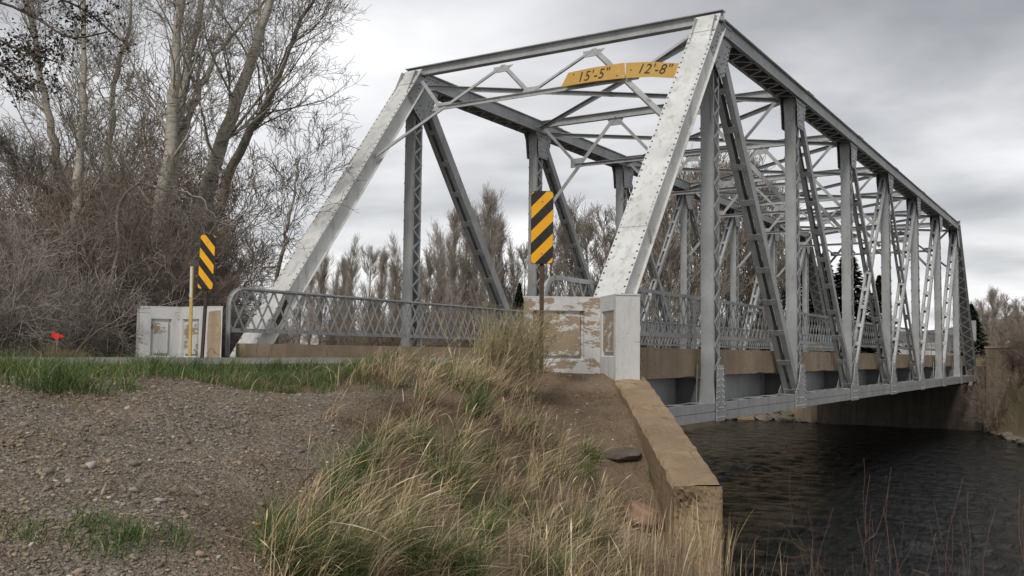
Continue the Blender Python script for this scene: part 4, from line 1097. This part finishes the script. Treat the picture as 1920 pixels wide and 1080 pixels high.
# ------------------------------------------------------------------ rocks
def rock_mesh(seed, sub=3, amp=.22, mat='rock_grey', flat=.6):
    import bmesh
    g = np.random.default_rng(seed); bm = bmesh.new(); bmesh.ops.create_icosphere(bm, subdivisions=sub, radius=1)
    pl = nrm(g.standard_normal((9, 3))); dd = g.uniform(.55, .9, 9); ks = g.standard_normal((6, 3))*3
    for v in bm.verts:
        p = np.array(v.co)
        for a, b in zip(pl, dd):
            s = p@a
            if s > b: p = p-a*(s-b)*.9
        p = p*(1+amp*.25*sum(math.sin(k@p*1.7+i) for i, k in enumerate(ks))/3); p[2] *= flat; v.co = p
    me = bpy.data.meshes.new('rock'); bm.to_mesh(me); bm.free(); me.materials.append(MATS[mat]); return me
def on_ground(px, py):
    lo = 2.0; d = lo
    while d < 40:
        q = at(px, py, d)
        if q[2] <= gz(q[0], q[1]): return q, d
        d += .02
    return at(px, py, 10), 10
RK = [rock_mesh(i) for i in range(4)]; RKr = rock_mesh(9, 4, .3, 'rock_red', .62); RKd = rock_mesh(12, 4, .25, 'rock_dark', .28)
def rock(me, px, py, d, s, rz, label, group=None, sink=.25, name='boulder'):
    q, _ = on_ground(px, py); z0 = gz(q[0], q[1]); o = place(name, me, (q[0], q[1], z0+s[2]*sink), s, rz, label, 'rock', group); return o
rock(RKr, 1205, 985, 8.6, (.27, .21, .27), .6, 'reddish angular boulder beside the end of the sloping wing wall', sink=.3)
rock(RKd, 1160, 842, 10.2, (.40, .30, .30), 1.0, 'dark flat stone slab on the dirt slope beside the wing wall', sink=-.22, name='stone_slab')
for i in range(34):
    px = 1345+i*5.6+G.uniform(-4, 4); d = G.uniform(58, 62)
    q = at(px, 780, d); xf = float(x_far(np.array([q[1]]))[()]) if False else float(x_far(np.array([q[1]]))[0])
    s = G.uniform(.25, .7); x_ = xf+G.uniform(-.6, .9); y_ = q[1]+(x_-q[0])*.35
    o = place('bank_rock', RK[i % 4], (x_, y_, -2.95+max(0, x_-xf)*.5), (s, s, s*.8), G.uniform(0, 6), 'grey brown rock at the waterline left of the far abutment', 'rock', 'rocks at the far waterline')
for i in range(14):
    px = 1828+i*9; q = at(px, 815, 50); xf = float(x_far(np.array([q[1]]))[0]); s = G.uniform(.2, .55)
    y_ = -1.2-i*.28; xf = float(x_far(np.array([y_]))[0])
    place('bank_rock', RK[i % 4], (xf+G.uniform(-.4, .5), y_, -2.95), (s, s, s*.8), G.uniform(0, 6), 'grey brown rock at the waterline right of the far abutment', 'rock', 'rocks at the right waterline')

# ------------------------------------------------------------------ far things beyond the bridge
def house(loc, rz, wx, dy, hw, hr, wall, label, cat='house'):
    r = empty('house', loc, rz); tag(r, label, cat)
    mb = MB(); mb.bb(-wx/2, wx/2, -dy/2, dy/2, 0, hw)
    for s in (-1, 1): mb.prism([(-dy/2, 0), (dy/2, 0), (0, hr)], (0, 1, 0), (0, 0, 1), (1, 0, 0), (s*(wx/2-.05), 0, hw), .1)
    mb.build('wall', wall, r)
    mb = MB(); L = math.hypot(dy/2, hr)
    for s in (-1, 1): mb.beam((0, s*(dy/2+.4), hw-.4*hr/(dy/2)), (0, 0, hw+hr), wx+.8, .15, (0, 0, 1), (0, .1))
    mb.build('roof', 'roof_dark', r)
    for i in range(int(wx/3)):
        for s in (-1, 1):
            x_ = -wx/2+1.5+i*3; mb = MB(); mb.bb(x_-.5, x_+.5, s*(dy/2+.02)-.04, s*(dy/2+.02)+.04, 1.0, 2.1); f = mb.build('window', 'house_white', r)
            mb = MB(); mb.bb(x_-.42, x_+.42, s*(dy/2+.06)-.02, s*(dy/2+.06)+.02, 1.08, 2.02); mb.build('pane', 'glass_dark', f)
    for s in (-1, 1):
        mb = MB(); mb.bb(s*(wx/2+.02)-.04, s*(wx/2+.02)+.04, -.6, .6, 1.0, 2.1); f = mb.build('window', 'house_white', r)
        mb = MB(); mb.bb(s*(wx/2+.06)-.02, s*(wx/2+.06)+.02, -.5, .5, 1.08, 2.02); mb.build('pane', 'glass_dark', f)
    return r
q = at(1310, 640, 95); house((q[0], q[1], .6), .4, 16, 8, 2.6, 1.6, 'house_red', 'low red brown house seen through the near railing')
q = at(1500, 640, 100); house((q[0], q[1], .6), 1.2, 12, 7, 2.6, 1.6, 'house_white', 'white house seen through the railing right of the red one')
def pickup(loc, rz, label):
    r = empty('parked_van', loc, rz); tag(r, label, 'van', 'white vans parked beyond the bridge')
    mb = MB(); mb.prism([(-2.3, .45), (2.25, .45), (2.3, 1.0), (1.5, 1.15), (.9, 1.85), (-2.2, 1.9), (-2.35, 1.4)], (1, 0, 0), (0, 0, 1), (0, 1, 0), (0, 0, 0), 1.8); mb.build('body', 'house_white', r)
    for s in (-1, 1):
        mb = MB(); mb.prism([(-1.9, 1.25), (1.05, 1.25), (.75, 1.72), (-1.9, 1.75)], (1, 0, 0), (0, 0, 1), (0, 1, 0), (0, s*.903, 0), .012); mb.build('window', 'glass_dark', r)
    mb = MB(); mb.prism([(-.75, -.27), (.75, -.27), (.68, .27), (-.68, .27)], (0, 1, 0), (-.65, 0, .76), (.76, 0, .65), (1.24, 0, 1.50), .02); mb.build('windscreen', 'glass_dark', r)
    for x_ in (-1.45, 1.45):
        for s in (-1, 1): mb = MB(); mb.tube([(x_, s*.7, .36), (x_, s*.92, .36)], .36, 14); mb.build('wheel', 'rubber', r)
q = at(1665, 650, 88); pickup((q[0], q[1], .65), .3, 'white van parked beyond the bridge, seen low between the truss posts')
q = at(1722, 650, 92); pickup((q[0], q[1], .65), .9, 'second white van farther right beyond the bridge railing')
# street lamp
q = at(1893, 690, 66); r = empty('street_lamp', (q[0], q[1], .0)); tag(r, 'old style green street lamp with a glass lantern at the right edge', 'street lamp')
ztop = at(1893, 636, 66)[2]
mb = MB(); mb.tube([(0, 0, -.5), (0, 0, .5), (0, 0, ztop-.85)], [.09, .06, .045], 8); mb.tube([(0, 0, ztop-.85), (0, 0, ztop-.78)], .12, 8); mb.build('post', 'sign_metal', r)
mb = MB(); mb.tube([(0, 0, ztop-.78), (0, 0, ztop-.3)], [.12, .22], 6); mb.build('lantern', 'lamp_glass', r)
mb = MB(); mb.tube([(0, 0, ztop-.3), (0, 0, ztop-.12), (0, 0, ztop)], [.28, .1, .03], 6); mb.build('cap', 'sign_metal', r)
# back of a road sign by the far end
q = at(1820, 600, 60); r = empty('road_sign', (q[0], q[1], .9)); tag(r, 'grey blank back of a road sign at the far end of the bridge', 'sign')
zt = at(1820, 601, 60)[2]-.9
mb = MB(); mb.bb(.01, .07, -.03, .03, 0, zt); mb.build('post', 'sign_metal', r)
mb = MB(); mb.bb(-.01, .01, -.30, .18, zt-1.25, zt); mb.build('panel', 'sign_metal', r)

# red flag stake and litter on the verge
q = gbase(108, 15.4); r = empty('red_flag', tuple(q)); tag(r, 'small bright red flag on a short wire in front of the left brambles', 'flag')
qt = at(108, 630, 15.4)-q
mb = MB(); mb.tube([(0, 0, 0), tuple(qt+np.array([0, 0, .05]))], .006, 5); mb.build('wire', 'sign_metal', r)
mb = MB(); nU = 6
vs = []; 
for i in range(nU+1):
    for j in (0, 1):
        for t_ in (0, 1):
            vs.append(qt+Rv*(-.095+.19*i/nU)+np.array([0, 0, (-.06+.04*abs(i-2.5)/3 if j == 0 else .055-.008*i)+.012*math.sin(i*1.7)])+np.array([Fh[0], Fh[1], 0])*(.02*math.sin(i*1.3)+t_*.004))
fs = []
for i in range(nU):
    a = i*4; b = a+4; fs += [(a, b, b+2, a+2), (a+1, a+3, b+3, b+1), (a, a+1, b+1, b), (a+2, b+2, b+3, a+3)]
mb.add(vs, fs); mb.build('cloth', 'red_cloth', r)
q, d = on_ground(480, 986)
mb = MB(); mb.prism([(-.028, -.012), (.0, -.016), (.03, -.010), (.032, .008), (.01, .012), (-.025, .010)], (Rv[0], Rv[1], .05), (Fh[0]*.8, Fh[1]*.8, .3), (0, 0, 1), (0, 0, .012), .004)
o = mb.build('wrapper', 'orange_litter'); o.location = q; tag(o, 'small orange scrap of litter lying on the gravel', 'litter')
q, d = on_ground(193, 930)
mb = MB(); mb.tube([(-.01, 0, 0), (.0, 0.0, .03), (.015, 0, .062)], [.006, .008, .003], 6)
o = mb.build('wood_chip', 'driftwood'); o.location = q; tag(o, 'pale upright splinter of wood standing in the gravel', 'wood')

# ------------------------------------------------------------------ gravel stones
def icosa():
    p = (1+5**.5)/2; v = nrm(np.array([(-1, p, 0), (1, p, 0), (-1, -p, 0), (1, -p, 0), (0, -1, p), (0, 1, p), (0, -1, -p), (0, 1, -p), (p, 0, -1), (p, 0, 1), (-p, 0, -1), (-p, 0, 1)], float))
    f = [(0, 11, 5), (0, 5, 1), (0, 1, 7), (0, 7, 10), (0, 10, 11), (1, 5, 9), (5, 11, 4), (11, 10, 2), (10, 7, 6), (7, 1, 8), (3, 9, 4), (3, 4, 2), (3, 2, 6), (3, 6, 8), (3, 8, 9), (4, 9, 5), (2, 4, 11), (6, 2, 10), (8, 6, 7), (9, 8, 1)]
    return v, np.array(f)
iv, fi = icosa()
def dl(x, y): return (x-CAM[0])*Fh[0]+(y-CAM[1])*Fh[1], (x-CAM[0])*Rh[0]+(y-CAM[1])*Rh[1]
g = np.random.default_rng(101)
def scatter(n, d0, d1, dens=None):
    d = d0*(d1/d0)**g.random(n) if dens is None else g.uniform(d0, d1, n)
    l = g.uniform(-.62, .62, n)*d
    return CAM[0]+Fh[0]*d+Rh[0]*l, CAM[1]+Fh[1]*d+Rh[1]*l, d, l
x, y, d, l = scatter(95000, 3.2, 14)
gm = gravel_mask(x, y); slope_ok = (l > -.2) & (l < 1.5) & (d > 7)
keep = ((g.random(len(x)) < gm*.95) | (slope_ok & (g.random(len(x)) < .55))) & (y < .35) & (l < 1.5)
x, y, d = x[keep], y[keep], d[keep]; M = len(x)
sz = np.exp(g.normal(math.log(.0064), .48, M)); sz = np.clip(sz, .003, .034)
S = sz[:, None]*np.stack([g.uniform(.8, 1.5, M), g.uniform(.7, 1.2, M), g.uniform(.4, .8, M)], 1)
V = iv[None]*(1+g.normal(0, .16, (M, 12, 1))); V = V*S[:, None, :]
a = g.uniform(0, 6.28, M)[:, None]; tl = g.normal(0, .3, M)[:, None]
X2 = V[..., 0]*np.cos(a)-V[..., 1]*np.sin(a); Y2 = V[..., 0]*np.sin(a)+V[..., 1]*np.cos(a); Z2 = V[..., 2]+X2*tl
zz_ = ground_z(x, y)+S[:, 2]*.25
V = np.stack([X2+x[:, None], Y2+y[:, None], Z2+zz_[:, None]], -1).reshape(-1, 3)
F_ = (fi[None]+(np.arange(M)*12)[:, None, None]).reshape(-1, 3)
tag(np_mesh('gravel', V, [F_], 'gravel'), 'loose grey brown gravel covering the slope at the left', 'gravel', None, 'stuff')

# ------------------------------------------------------------------ grass
def blades(x, y, z, h, az, lean, w, curl=.8, K=5, head=None, seed=0):
    """curved tapering blades; lean: sideways reach relative to height"""
    M = len(x); t = np.linspace(0, 1, K)[None]; dx, dy = np.cos(az)[:, None], np.sin(az)[:, None]
    reach = (h*lean)[:, None]*(t*(1-curl)+curl*t**2); up = h[:, None]*(t-np.clip(lean[:, None], 0, 1.4)*.38*t**2.5)
    wd = w[:, None]*(1-t*.88)
    if head is not None:
        wd = np.where((t > .72)&(t < .99)&head[:, None], w[:, None]*2.0, wd)
    fa = g.uniform(0, math.pi, M)[:, None]; sx, sy = np.cos(fa), np.sin(fa)
    c = np.stack([x[:, None]+dx*reach, y[:, None]+dy*reach, z[:, None]+up], -1)
    s = np.stack([sx*wd, sy*wd, 0*wd], -1)
    V = np.stack([c-s, c+s], 2).reshape(-1, 3)
    idx = np.arange(M*K*2).reshape(M, K, 2)
    F = np.stack([idx[:, :-1, 0], idx[:, :-1, 1], idx[:, 1:, 1], idx[:, 1:, 0]], -1).reshape(-1, 4)
    return V, F
def grass_obj(name, parts, mat, label):
    V = []; F = []; n = 0
    for v, f in parts: V.append(v); F.append(f+n); n += len(v)
    tag(np_mesh(name, np.concatenate(V), [np.concatenate(F)], mat), label, 'grass', None, 'stuff')
def tufts(cx, cy, per, rad, h, hs, lean, ls, wd, azc, azs, head=0.0, curl=.8, K=6):
    """tufts centred on cx,cy; blades fan out, combed to azc"""
    n = len(cx); M = n*per; X_ = np.repeat(cx, per)+g.normal(0, rad, M); Y_ = np.repeat(cy, per)+g.normal(0, rad, M)
    tuft_h = np.repeat(g.uniform(.65, 1.25, n), per)*np.broadcast_to(h, (n,)).repeat(per)
    a = np.repeat(azc+g.normal(0, .5, n), per)+g.normal(0, azs, M)
    hh = tuft_h*np.clip(g.normal(1, hs, M), .25, 1.8); ln = np.abs(g.normal(lean, ls, M))
    return blades(X_, Y_, ground_z(X_, Y_)-.01, hh, a, ln, np.full(M, wd)*g.uniform(.6, 1.3, M), curl, K, g.random(M) < head)
azR = math.atan2(Rh[1], Rh[0])
# green verge strips on both sides of the road
def strip(n, x0, x1, y0, y1): return g.uniform(x0, x1, n), g.uniform(y0, y1, n)
cx, cy = strip(1000, -15, -1.3, -.15, .62); v1 = tufts(cx, cy, 46, .06, .13, .35, .5, .3, .0035, azR, 1.6)
cx, cy = strip(140, -10.5, -3.5, -1.0, -.1); sel = g.random(140) < .55; v1b = tufts(cx[sel], cy[sel], 60, .07, .12, .3, .5, .3, .0035, azR, 1.8)
cx, cy = strip(1000, -18, -.4, 7.35, 9.6); v2 = tufts(cx, cy, 30, .09, .17, .3, .4, .3, .006, azR, 2.0)
q1, _ = on_ground(115, 735); q2, _ = on_ground(185, 1010); q3, _ = on_ground(20, 700); q4, _ = on_ground(330, 700)
lst = []
for q, n_, rad, hh_ in ((q1, 8, .16, .20), (q2, 7, .12, .10), (q3, 12, .3, .2), (q4, 10, .25, .2)):
    c_ = g.normal(0, rad, (n_, 2)); lst.append(tufts(q[0]+c_[:, 0], q[1]+c_[:, 1], 110, .06, hh_, .3, .7, .4, .0028, azR, 2.2))
# tussocks of the slope: green hearts with long straw blades
TUS = [(905, 790, 1.25), (855, 900, 1.1), (845, 935, 1.2), (700, 905, 1.0), (650, 960, 1.1), (600, 1030, 1.0), (1240, 920, .85), (745, 1060, 1.15), (930, 1035, 1.1), (1090, 1020, .9), (550, 1075, 1.0), (1010, 1085, 1.0), (820, 1085, 1.0),
       (1060, 900, .8), (760, 985, .9), (690, 1035, 1.0), (870, 845, .8), (955, 715, 1.0), (900, 735, .9), (1180, 1075, .8), (780, 840, .8), (720, 830, .7), (990, 810, .75), (1040, 840, .8), (1110, 860, .7), (960, 960, 1.0), (1010, 1000, .9), (1130, 960, .7), (640, 1075, 1.0), (800, 760, .8),
       (860, 730, .8), (740, 725, .8), (670, 720, .6), (1000, 700, .6), (930, 880, .8), (1150, 1030, .8), (885, 1085, .9), (1060, 1085, .9), (1120, 1085, .8), (580, 975, .8), (530, 1060, .8), (1000, 900, .7)]
tus_dry = []
for i_, (px, py, s) in enumerate(TUS):
    q, d_ = on_ground(px, py); n_ = 4; c_ = g.normal(0, .075*s, (n_, 2)); gr = (.7, .25, .5, .15)[i_ % 4] if i_ > 12 else 1.05
    lst.append(tufts(q[0]+c_[:, 0], q[1]+c_[:, 1], int(100*gr), .035, .29*s, .3, .75, .4, .0030, azR+.25, 1.2))
    c_ = g.normal(0, .06*s, (n_, 2)); tus_dry.append(tufts(q[0]+c_[:, 0], q[1]+c_[:, 1], 20, .030, .42*s, .3, .80, .40, .0030, azR+.25, .75, .2, .75, 8))
    c_ = g.normal(0, .10*s, (n_, 2)); tus_dry.append(tufts(q[0]+c_[:, 0], q[1]+c_[:, 1], 13, .05, .20*s, .4, 1.9, .6, .0030, azR, 1.5, 0, .6, 6))
q, _ = on_ground(1105, 695); c_ = g.normal(0, .1, (6, 2)); lst.append(tufts(q[0]+c_[:, 0], q[1]+c_[:, 1], 60, .05, .13, .3, .6, .3, .0026, azR, 2.5))
grass_obj('green_grass', [v1, v1b, v2]+lst, 'green_grass', 'fresh green grass along the road edges and in tufts on the slope')
# dry straw: dense tussocks over the slope
def pick(n, fn, d0=5.0, d1=13.5, l0=-3.2, l1=1.45):
    dd = g.uniform(d0, d1, n*4); ll_ = g.uniform(l0, l1, n*4); pr = fn(dd, ll_); k = g.random(n*4) < pr; dd, ll_ = dd[k][:n], ll_[k][:n]
    return CAM[0]+Fh[0]*dd+Rh[0]*ll_, CAM[1]+Fh[1]*dd+Rh[1]*ll_
def dens_dry(dd, ll_):
    x_ = CAM[0]+Fh[0]*dd+Rh[0]*ll_; y_ = CAM[1]+Fh[1]*dd+Rh[1]*ll_
    m_ = 1-gravel_mask(x_, y_); bare = np.exp(-(((ll_-1.15)/.55)**2+((dd-11.4)/1.9)**2))*1.25
    patch = .35+.9*np.sin(x_*3.1+1)*np.sin(y_*3.7+.5)
    return np.clip(m_*patch-bare, 0, 1)*np.where(y_ < .2, 1, 0)
cx, cy = pick(75, dens_dry); dry = tus_dry+[tufts(cx, cy, 20, .035, .27, .4, 1.0, .5, .0019, azR+.15, .8, .12)]
cx, cy = pick(60, dens_dry, 5.5, 8.6, -.8, 1.45); dry.append(tufts(cx, cy, 11, .05, .42, .25, .42, .25, .0024, azR+.5, .8, .45, .9, 8))
cx, cy = pick(30, dens_dry, 9.5, 12.6, -1.6, .6); dry.append(tufts(cx, cy, 26, .05, .36, .3, .85, .3, .0022, azR+.15, .7, .2))
for px, py, h_, n_, dd_ in ((1300, 1090, .62, 24, 7.7), (1330, 1090, .6, 20, 7.4), (1270, 1085, .5, 16, 7.6), (1350, 1100, .6, 12, 7.2), (1450, 1110, .72, 7, 6.4), (1475, 1110, .62, 6, 6.2), (1400, 1110, .5, 4, 6.6), (1520, 1110, .45, 4, 6.2), (1200, 1080, .55, 26, 7.6), (1240, 1080, .6, 20, 7.5)):
    q = at(px, py, dd_); zg = gz(q[0], q[1]); hreq = h_+max(0, q[2]-zg)
    M = n_*(3 if n_ > 10 else 1); X_ = q[0]+g.normal(0, .09, M); Y_ = q[1]+g.normal(0, .09, M)
    dry.append(blades(X_, Y_, ground_z(X_, Y_), hreq*g.uniform(.7, 1.08, M), g.normal(azR, 1.2, M), np.abs(g.normal(.12, .08, M)), np.full(M, .0012), .9, 9, g.random(M) < .8))
for cxp, cyp, n_ in ((720, 700, 24), (790, 715, 26), (600, 715, 5), (880, 720, 24), (930, 700, 30), (975, 690, 30)):
    q, d_ = on_ground(cxp, cyp); c_ = g.normal(0, .2, (n_, 2)); dry.append(tufts(q[0]+c_[:, 0], q[1]+c_[:, 1], 9, .05, .29, .3, .8, .35, .0030, azR+.1, .9, .2))
grass_obj('dry_grass', dry, 'dry_grass', 'long straw coloured dead grass combed over the bank')
cx, cy = pick(2200, lambda a, b: np.clip(dens_dry(a, b)*1.3+.05, 0, 1)); th_ = [tufts(cx, cy, 26, .10, .10, .4, 2.2, 1.0, .0022, azR, 3.0, 0, .4, 4)]
cx, cy = pick(260, lambda a, b: np.full(len(a), .9), 6, 13.2, -1, 1.4); th_.append(tufts(cx, cy, 8, .12, .07, .4, 2.5, 1.2, .0018, azR, 3.0, 0, .4, 4))
cx, cy = pick(200, lambda a, b: np.full(len(a), .9), 4.2, 11, -5, -1); th_.append(tufts(cx, cy, 7, .10, .05, .4, 2.5, 1.2, .0014, azR, 3.0, 0, .4, 4))
q = gbase(108, 15.2); c_ = g.normal(0, .22, (26, 2)); th_.append(tufts(q[0]+c_[:, 0], q[1]+c_[:, 1], 40, .05, .24, .3, .5, .3, .004, azR, 2, 0, .7, 5))
grass_obj('grass_litter', th_, 'thatch', 'matted brown grass litter between the tussocks')
# far bank grass
n_ = 26000; X_ = g.uniform(36, 66, n_); Y_ = g.uniform(-22, 30, n_); Zg = ground_z(X_, Y_); k_ = (Zg > -2.9) & ~((Y_ > .3) & (Y_ < 7.6)); X_, Y_, Zg = X_[k_], Y_[k_], Zg[k_]
grass_obj('bank_grass', [blades(X_, Y_, Zg, g.uniform(.2, .5, len(X_)), g.uniform(0, 6.28, len(X_)), np.abs(g.normal(.5, .3, len(X_))), np.full(len(X_), .018), .7, 4)], 'thatch', 'rough tan grass on the far river bank')

# tall sage-green bush left of the parapet
base = at(925, 700, 11.5); base[2] = gz(base[0], base[1]); r = empty('rabbitbrush', tuple(base)); tag(r, 'tall feathery grey green bush left of the right striped marker', 'bush')
n_ = 400; a0 = g.normal(azR+.1, 1.3, n_); hh_ = g.uniform(.45, 1.12, n_)
X_ = g.normal(0, .20, n_)+base[0]; Y_ = g.normal(0, .20, n_)+base[1]
P = np.zeros((n_, 7, 3)); P[:, 0] = np.stack([X_, Y_, np.full(n_, base[2]-.03)], 1); dr = np.stack([np.cos(a0)*.35+Rh[0]*.28, np.sin(a0)*.35+Rh[1]*.28, np.ones(n_)], 1)
dr = nrm(dr)
for k_ in range(1, 7): P[:, k_] = P[:, k_-1]+dr*(hh_/6)[:, None]; dr = nrm(dr+g.standard_normal((n_, 3))*.10)
R_ = np.full((n_, 1), .004)*np.linspace(1, .4, 7)[None]
tb = TB(); tb.add((P, R_), 3); tb.add(grow(g, P, R_, 5, .3, 1, (15, 35), .35, .7, .1, .1, 4, .5), 3)
tb.build('stems', 'dry_grass', r, base, False)
l_ = grow(g, P, R_, 22, .35, 1, (15, 45), .12, .9, .2, .1, 3, .6); V = l_[0]; Mx = len(V)
sd2 = nrm(g.standard_normal((Mx, 3)))*.0032
VV = np.stack([V[:, 0]-sd2, V[:, 0]+sd2, V[:, 1]+sd2*.8, V[:, 1]-sd2*.8, V[:, 2]], 1).reshape(-1, 3)-base; ix = np.arange(Mx)[:, None]*5
np_mesh('foliage', VV, [ix+np.array([[0, 1, 2, 3]]), ix+np.array([[3, 2, 4]])], 'sage_leaf', r)

# red willow shoots, lower right
W_ = [shrub_mesh(120+i, 5, 1.0, .8, 'twig_red', levels=((3, .4), (3, .35)), r0=.0032, minr=.0012, up=.3) for i in range(2)]
for i, (px, top, d_) in enumerate(((1560, 940, 5.6), (1610, 900, 6.0), (1665, 960, 5.8), (1720, 1000, 5.4), (1850, 880, 5.2), (1880, 930, 4.8), (1910, 960, 4.6), (1835, 990, 5.0), (1780, 1010, 5.2), (1940, 900, 4.6))):
    q = at(px, 1150, d_); zg = gz(q[0], q[1]); s = max(.6, at(px, top, d_)[2]-zg)
    place('willow_shoots', W_[i % 2], (q[0], q[1], zg), (s*.45, s*.45, s*.95), G.uniform(0, 6.28), 'thin bare reddish willow shoots in front of the dark water', 'shrub', 'willow shoots at the lower right')
